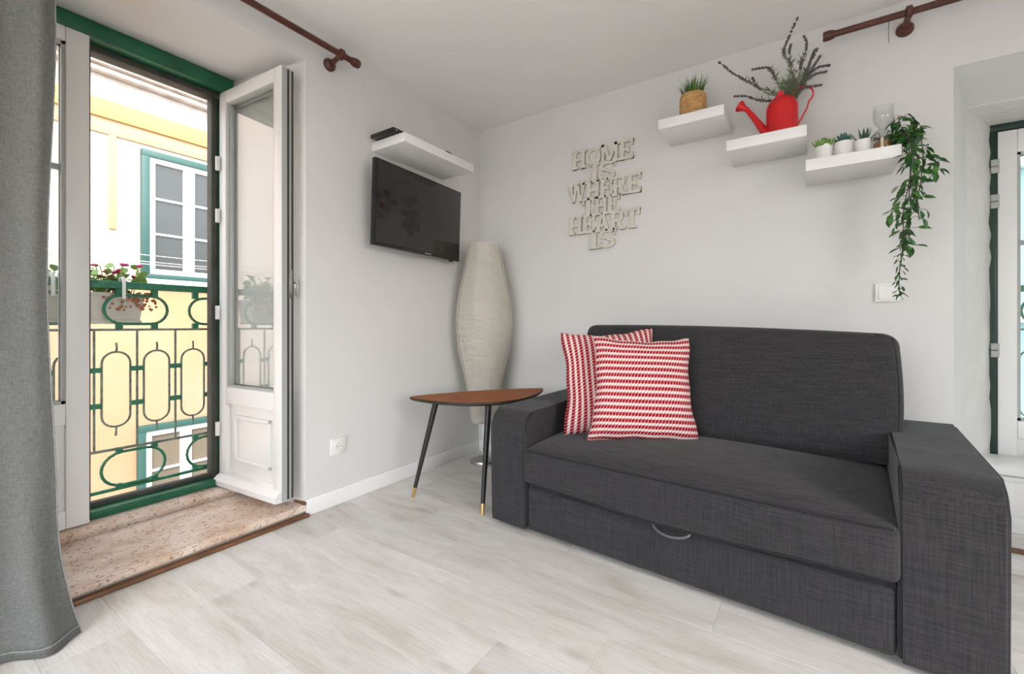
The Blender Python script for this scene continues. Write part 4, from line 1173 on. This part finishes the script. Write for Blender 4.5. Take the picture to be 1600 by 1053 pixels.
def arm(x0, x1):
    # profile in (y,z): square back, rounded top front
    r = .075; pts = [(D_, .02), (D_, .53)]
    for k in range(6):
        a = PI / 2 + (PI / 2) * k / 5
        pts.append((r + r * math.cos(a), .53 - r + r * math.sin(a) * 1.0 + 0.0))
    pts.append((0, .02))
    m = MB(); m.prism(pts[::-1], x0, x1, 'x')
    # prism axis x: pts are (y,z)
    long_e = [e for e in m.bm.edges if abs((e.verts[0].co - e.verts[1].co).x) < 1e-6]
    bmesh.ops.bevel(m.bm, geom=long_e, offset=.009, segments=3, affect='EDGES')
    return m
rnd = random.Random(4)
for x0, x1 in ((0, .205), (1.445, W_)):
    m = arm(x0, x1); m.xform(sm); am = m.build('armrest', 'sofa', sf, ang=.9)
    for x in ((x1 - .006,) if x0 == 0 else (x0 + .006,)):
        pts = [(x, D_ - .01, .5265)]
        for k in range(9):
            a = PI / 2 + (PI / 2) * k / 8; pts.append((x, .075 + .0715 * math.cos(a), .455 + .0715 * math.sin(a)))
        pts += [(x, .0035, .3), (x, .0035, .03)]
        MB().tube([sm(Vector(p)) for p in pts], .0028, 6).build('piping', 'piping', am)
soft_box(.207, 1.443, .020, .76, .022, .225, .008, 4).xform(sm).build('base', 'sofa', sf)
m = soft_box(.212, 1.438, .006, .03, .024, .205, .006, 4).xform(sm); dr = m.build('drawer_front', 'sofa', sf)
# seat cushion
m = soft_box(.200, 1.450, -.018, .62, .218, .378, .022, 14, crown=.055, front_bulge=.014)
for v in m.bm.verts:                                    # sagging, slightly wavy lower edge
    if v.co.z < .30: v.co.z += .010 * math.sin(v.co.x * 5 + .6) * (1 if v.co.y < .1 else 0)
m.xform(sm); se = m.build('seat_cushion', 'sofa', sf, ang=1.2)
for z, yo in ((.371, -.018), (.226, -.016)):
    pts = [(.215 + 1.22 * k / 40, yo + .004 - .008 * (1 - (2 * k / 40 - 1) ** 2) ** .5, z + (.010 * math.sin((.215 + 1.22 * k / 40) * 5 + .6) if z < .3 else .003)) for k in range(41)]
    MB().tube([sm(Vector(p)) for p in pts], .0032, 6).build('piping', 'piping', se)
# back cushion: leaning slab
m = MB(); m.box(.215, 1.478, -.085, .085, 0, .53, .045, 5)
bmesh.ops.subdivide_edges(m.bm, edges=[e for e in m.bm.edges if e.calc_length() > .12], cuts=10, use_grid_fill=True)
for v in m.bm.verts:
    a = max(0, 1 - ((v.co.x - .83) / .63) ** 2); t_ = min(1, max(0, v.co.z / .53))
    v.co.y += (-.022 if v.co.y < 0 else .01) * (a ** .5) * math.sin(PI * t_)
    if v.co.z > .4: v.co.z += .012 * a
    v.co.x += .012 * math.sin(PI * t_) * (1 if v.co.x > .83 else -1) * (abs(v.co.x - .83) / .62)
def bk(c):
    a = math.radians(-13)
    y = c.y * math.cos(a) - c.z * math.sin(a); z = c.y * math.sin(a) + c.z * math.cos(a)
    return sm(Vector((c.x, .565 + y, .395 + z - .028 * (c.x - .2) * max(0, min(1, z / .4)))))
m.xform(bk); bc = m.build('back_cushion', 'sofa', sf, ang=1.2)
pts = [(1.464, -.073, .03), (1.476, -.073, .265), (1.465, -.073, .475), (1.447, -.073, .508), (1.41, -.073, .521)]
MB().tube([bk(Vector(p)) for p in spl(pts, 24)], .0025, 6).build('piping', 'piping', bc)
soft_box(.207, 1.443, .70, .80, .10, .80, .03, 6).xform(sm).build('back_frame', 'sofa', sf)
# pull loop of the drawer
hpts = []
for k in range(17):
    a = PI * k / 16
    hpts.append((.845 - .063 * math.cos(a), -.012 - .022 * math.sin(a), .212 - .020 * math.sin(a)))
MB().tube([sm(Vector(p)) for p in hpts], .005, 8).build('pull_handle', 'pull', sf)
for x in (.06, 1.59):
    for y in (.06, .74):
        q = sm(Vector((x, y, 0)))
        MB().tube([(q[0], q[1], 0), (q[0], q[1], .022)], .022, 14).build('foot', 'black', sf)

# ------------------------------------------------------------------ cushions
def cushion(label, center, yaw, lean, roll, S, T, mat, ear):
    t = thing('throw_cushion', label, 'cushion', center)
    n = 36
    rot = Matrix.Rotation(math.radians(yaw), 4, 'Z') @ Matrix.Rotation(math.radians(lean), 4, 'X') @ Matrix.Rotation(math.radians(roll), 4, 'Y')
    b = bmesh.new(); uvl = b.loops.layers.uv.new('UVMap')
    def pos(u, v, side):
        x = S * u * (1 - .12 * (1 - v * v) * u * u); z = S * v * (1 - .11 * (1 - u * u) * v * v)
        th = T * max(0, (1 - u ** 4) * (1 - v ** 4)) ** .55
        th *= 1 + .05 * math.sin(5 * u + 2 * v)
        x *= 1 - .055 * v; z -= .012 * (1 - u * u) * (v < 0) * v * v
        edge = max(abs(u), abs(v)) ** 6
        x += edge * .003 * math.sin(9 * v + yaw); z += edge * .0025 * math.sin(11 * u + 2 + yaw)
        x *= 1 - .03 * (abs(u * v)) ** 12; z *= 1 - .03 * (abs(u * v)) ** 12
        return rot @ Vector((x, side * th + .010 * math.sin(2.3 * u + 1.7 * v) * edge, z))
    for side in (-1, 1):
        V = [[None] * (n + 1) for _ in range(n + 1)]
        for i in range(n + 1):
            for j_ in range(n + 1):
                u = math.sin((i / n * 2 - 1) * PI / 2) * .6 + (i / n * 2 - 1) * .4
                v = math.sin((j_ / n * 2 - 1) * PI / 2) * .6 + (j_ / n * 2 - 1) * .4
                V[i][j_] = (b.verts.new(pos(u, v, side)), (u * .5 + .5, v * .5 + .5))
        for i in range(n):
            for j_ in range(n):
                q = [V[i][j_], V[i + 1][j_], V[i + 1][j_ + 1], V[i][j_ + 1]]
                if side > 0: q = q[::-1]
                f = b.faces.new([a[0] for a in q]); f.smooth = True
                for lp, a in zip(f.loops, q): lp[uvl].uv = a[1]
    bmesh.ops.remove_doubles(b, verts=b.verts[:], dist=.0006)
    me = bpy.data.meshes.new('cover'); b.to_mesh(me); b.free(); me.materials.append(M[mat])
    o = bpy.data.objects.new('cover', me); COL.objects.link(o); o.parent = t
    # zip edge seam along the bottom
    m = MB(); m.tube([Vector(center) + pos(-1 + 2 * k / 40, -1 if True else 0, 0) for k in range(41)], .004, 6)
    m.build('seam', M[mat], t)
    return t
cushion('red and white striped cushion with upright stripes, leaning at the back', (1.228, -.530, .655), 36, -14, -3, .250, .078, 'cush_v', .1)
cushion('red and white striped cushion with level stripes, in front', (1.405, -.620, .640), 33, -13, 2, .236, .078, 'cush_h', .1)
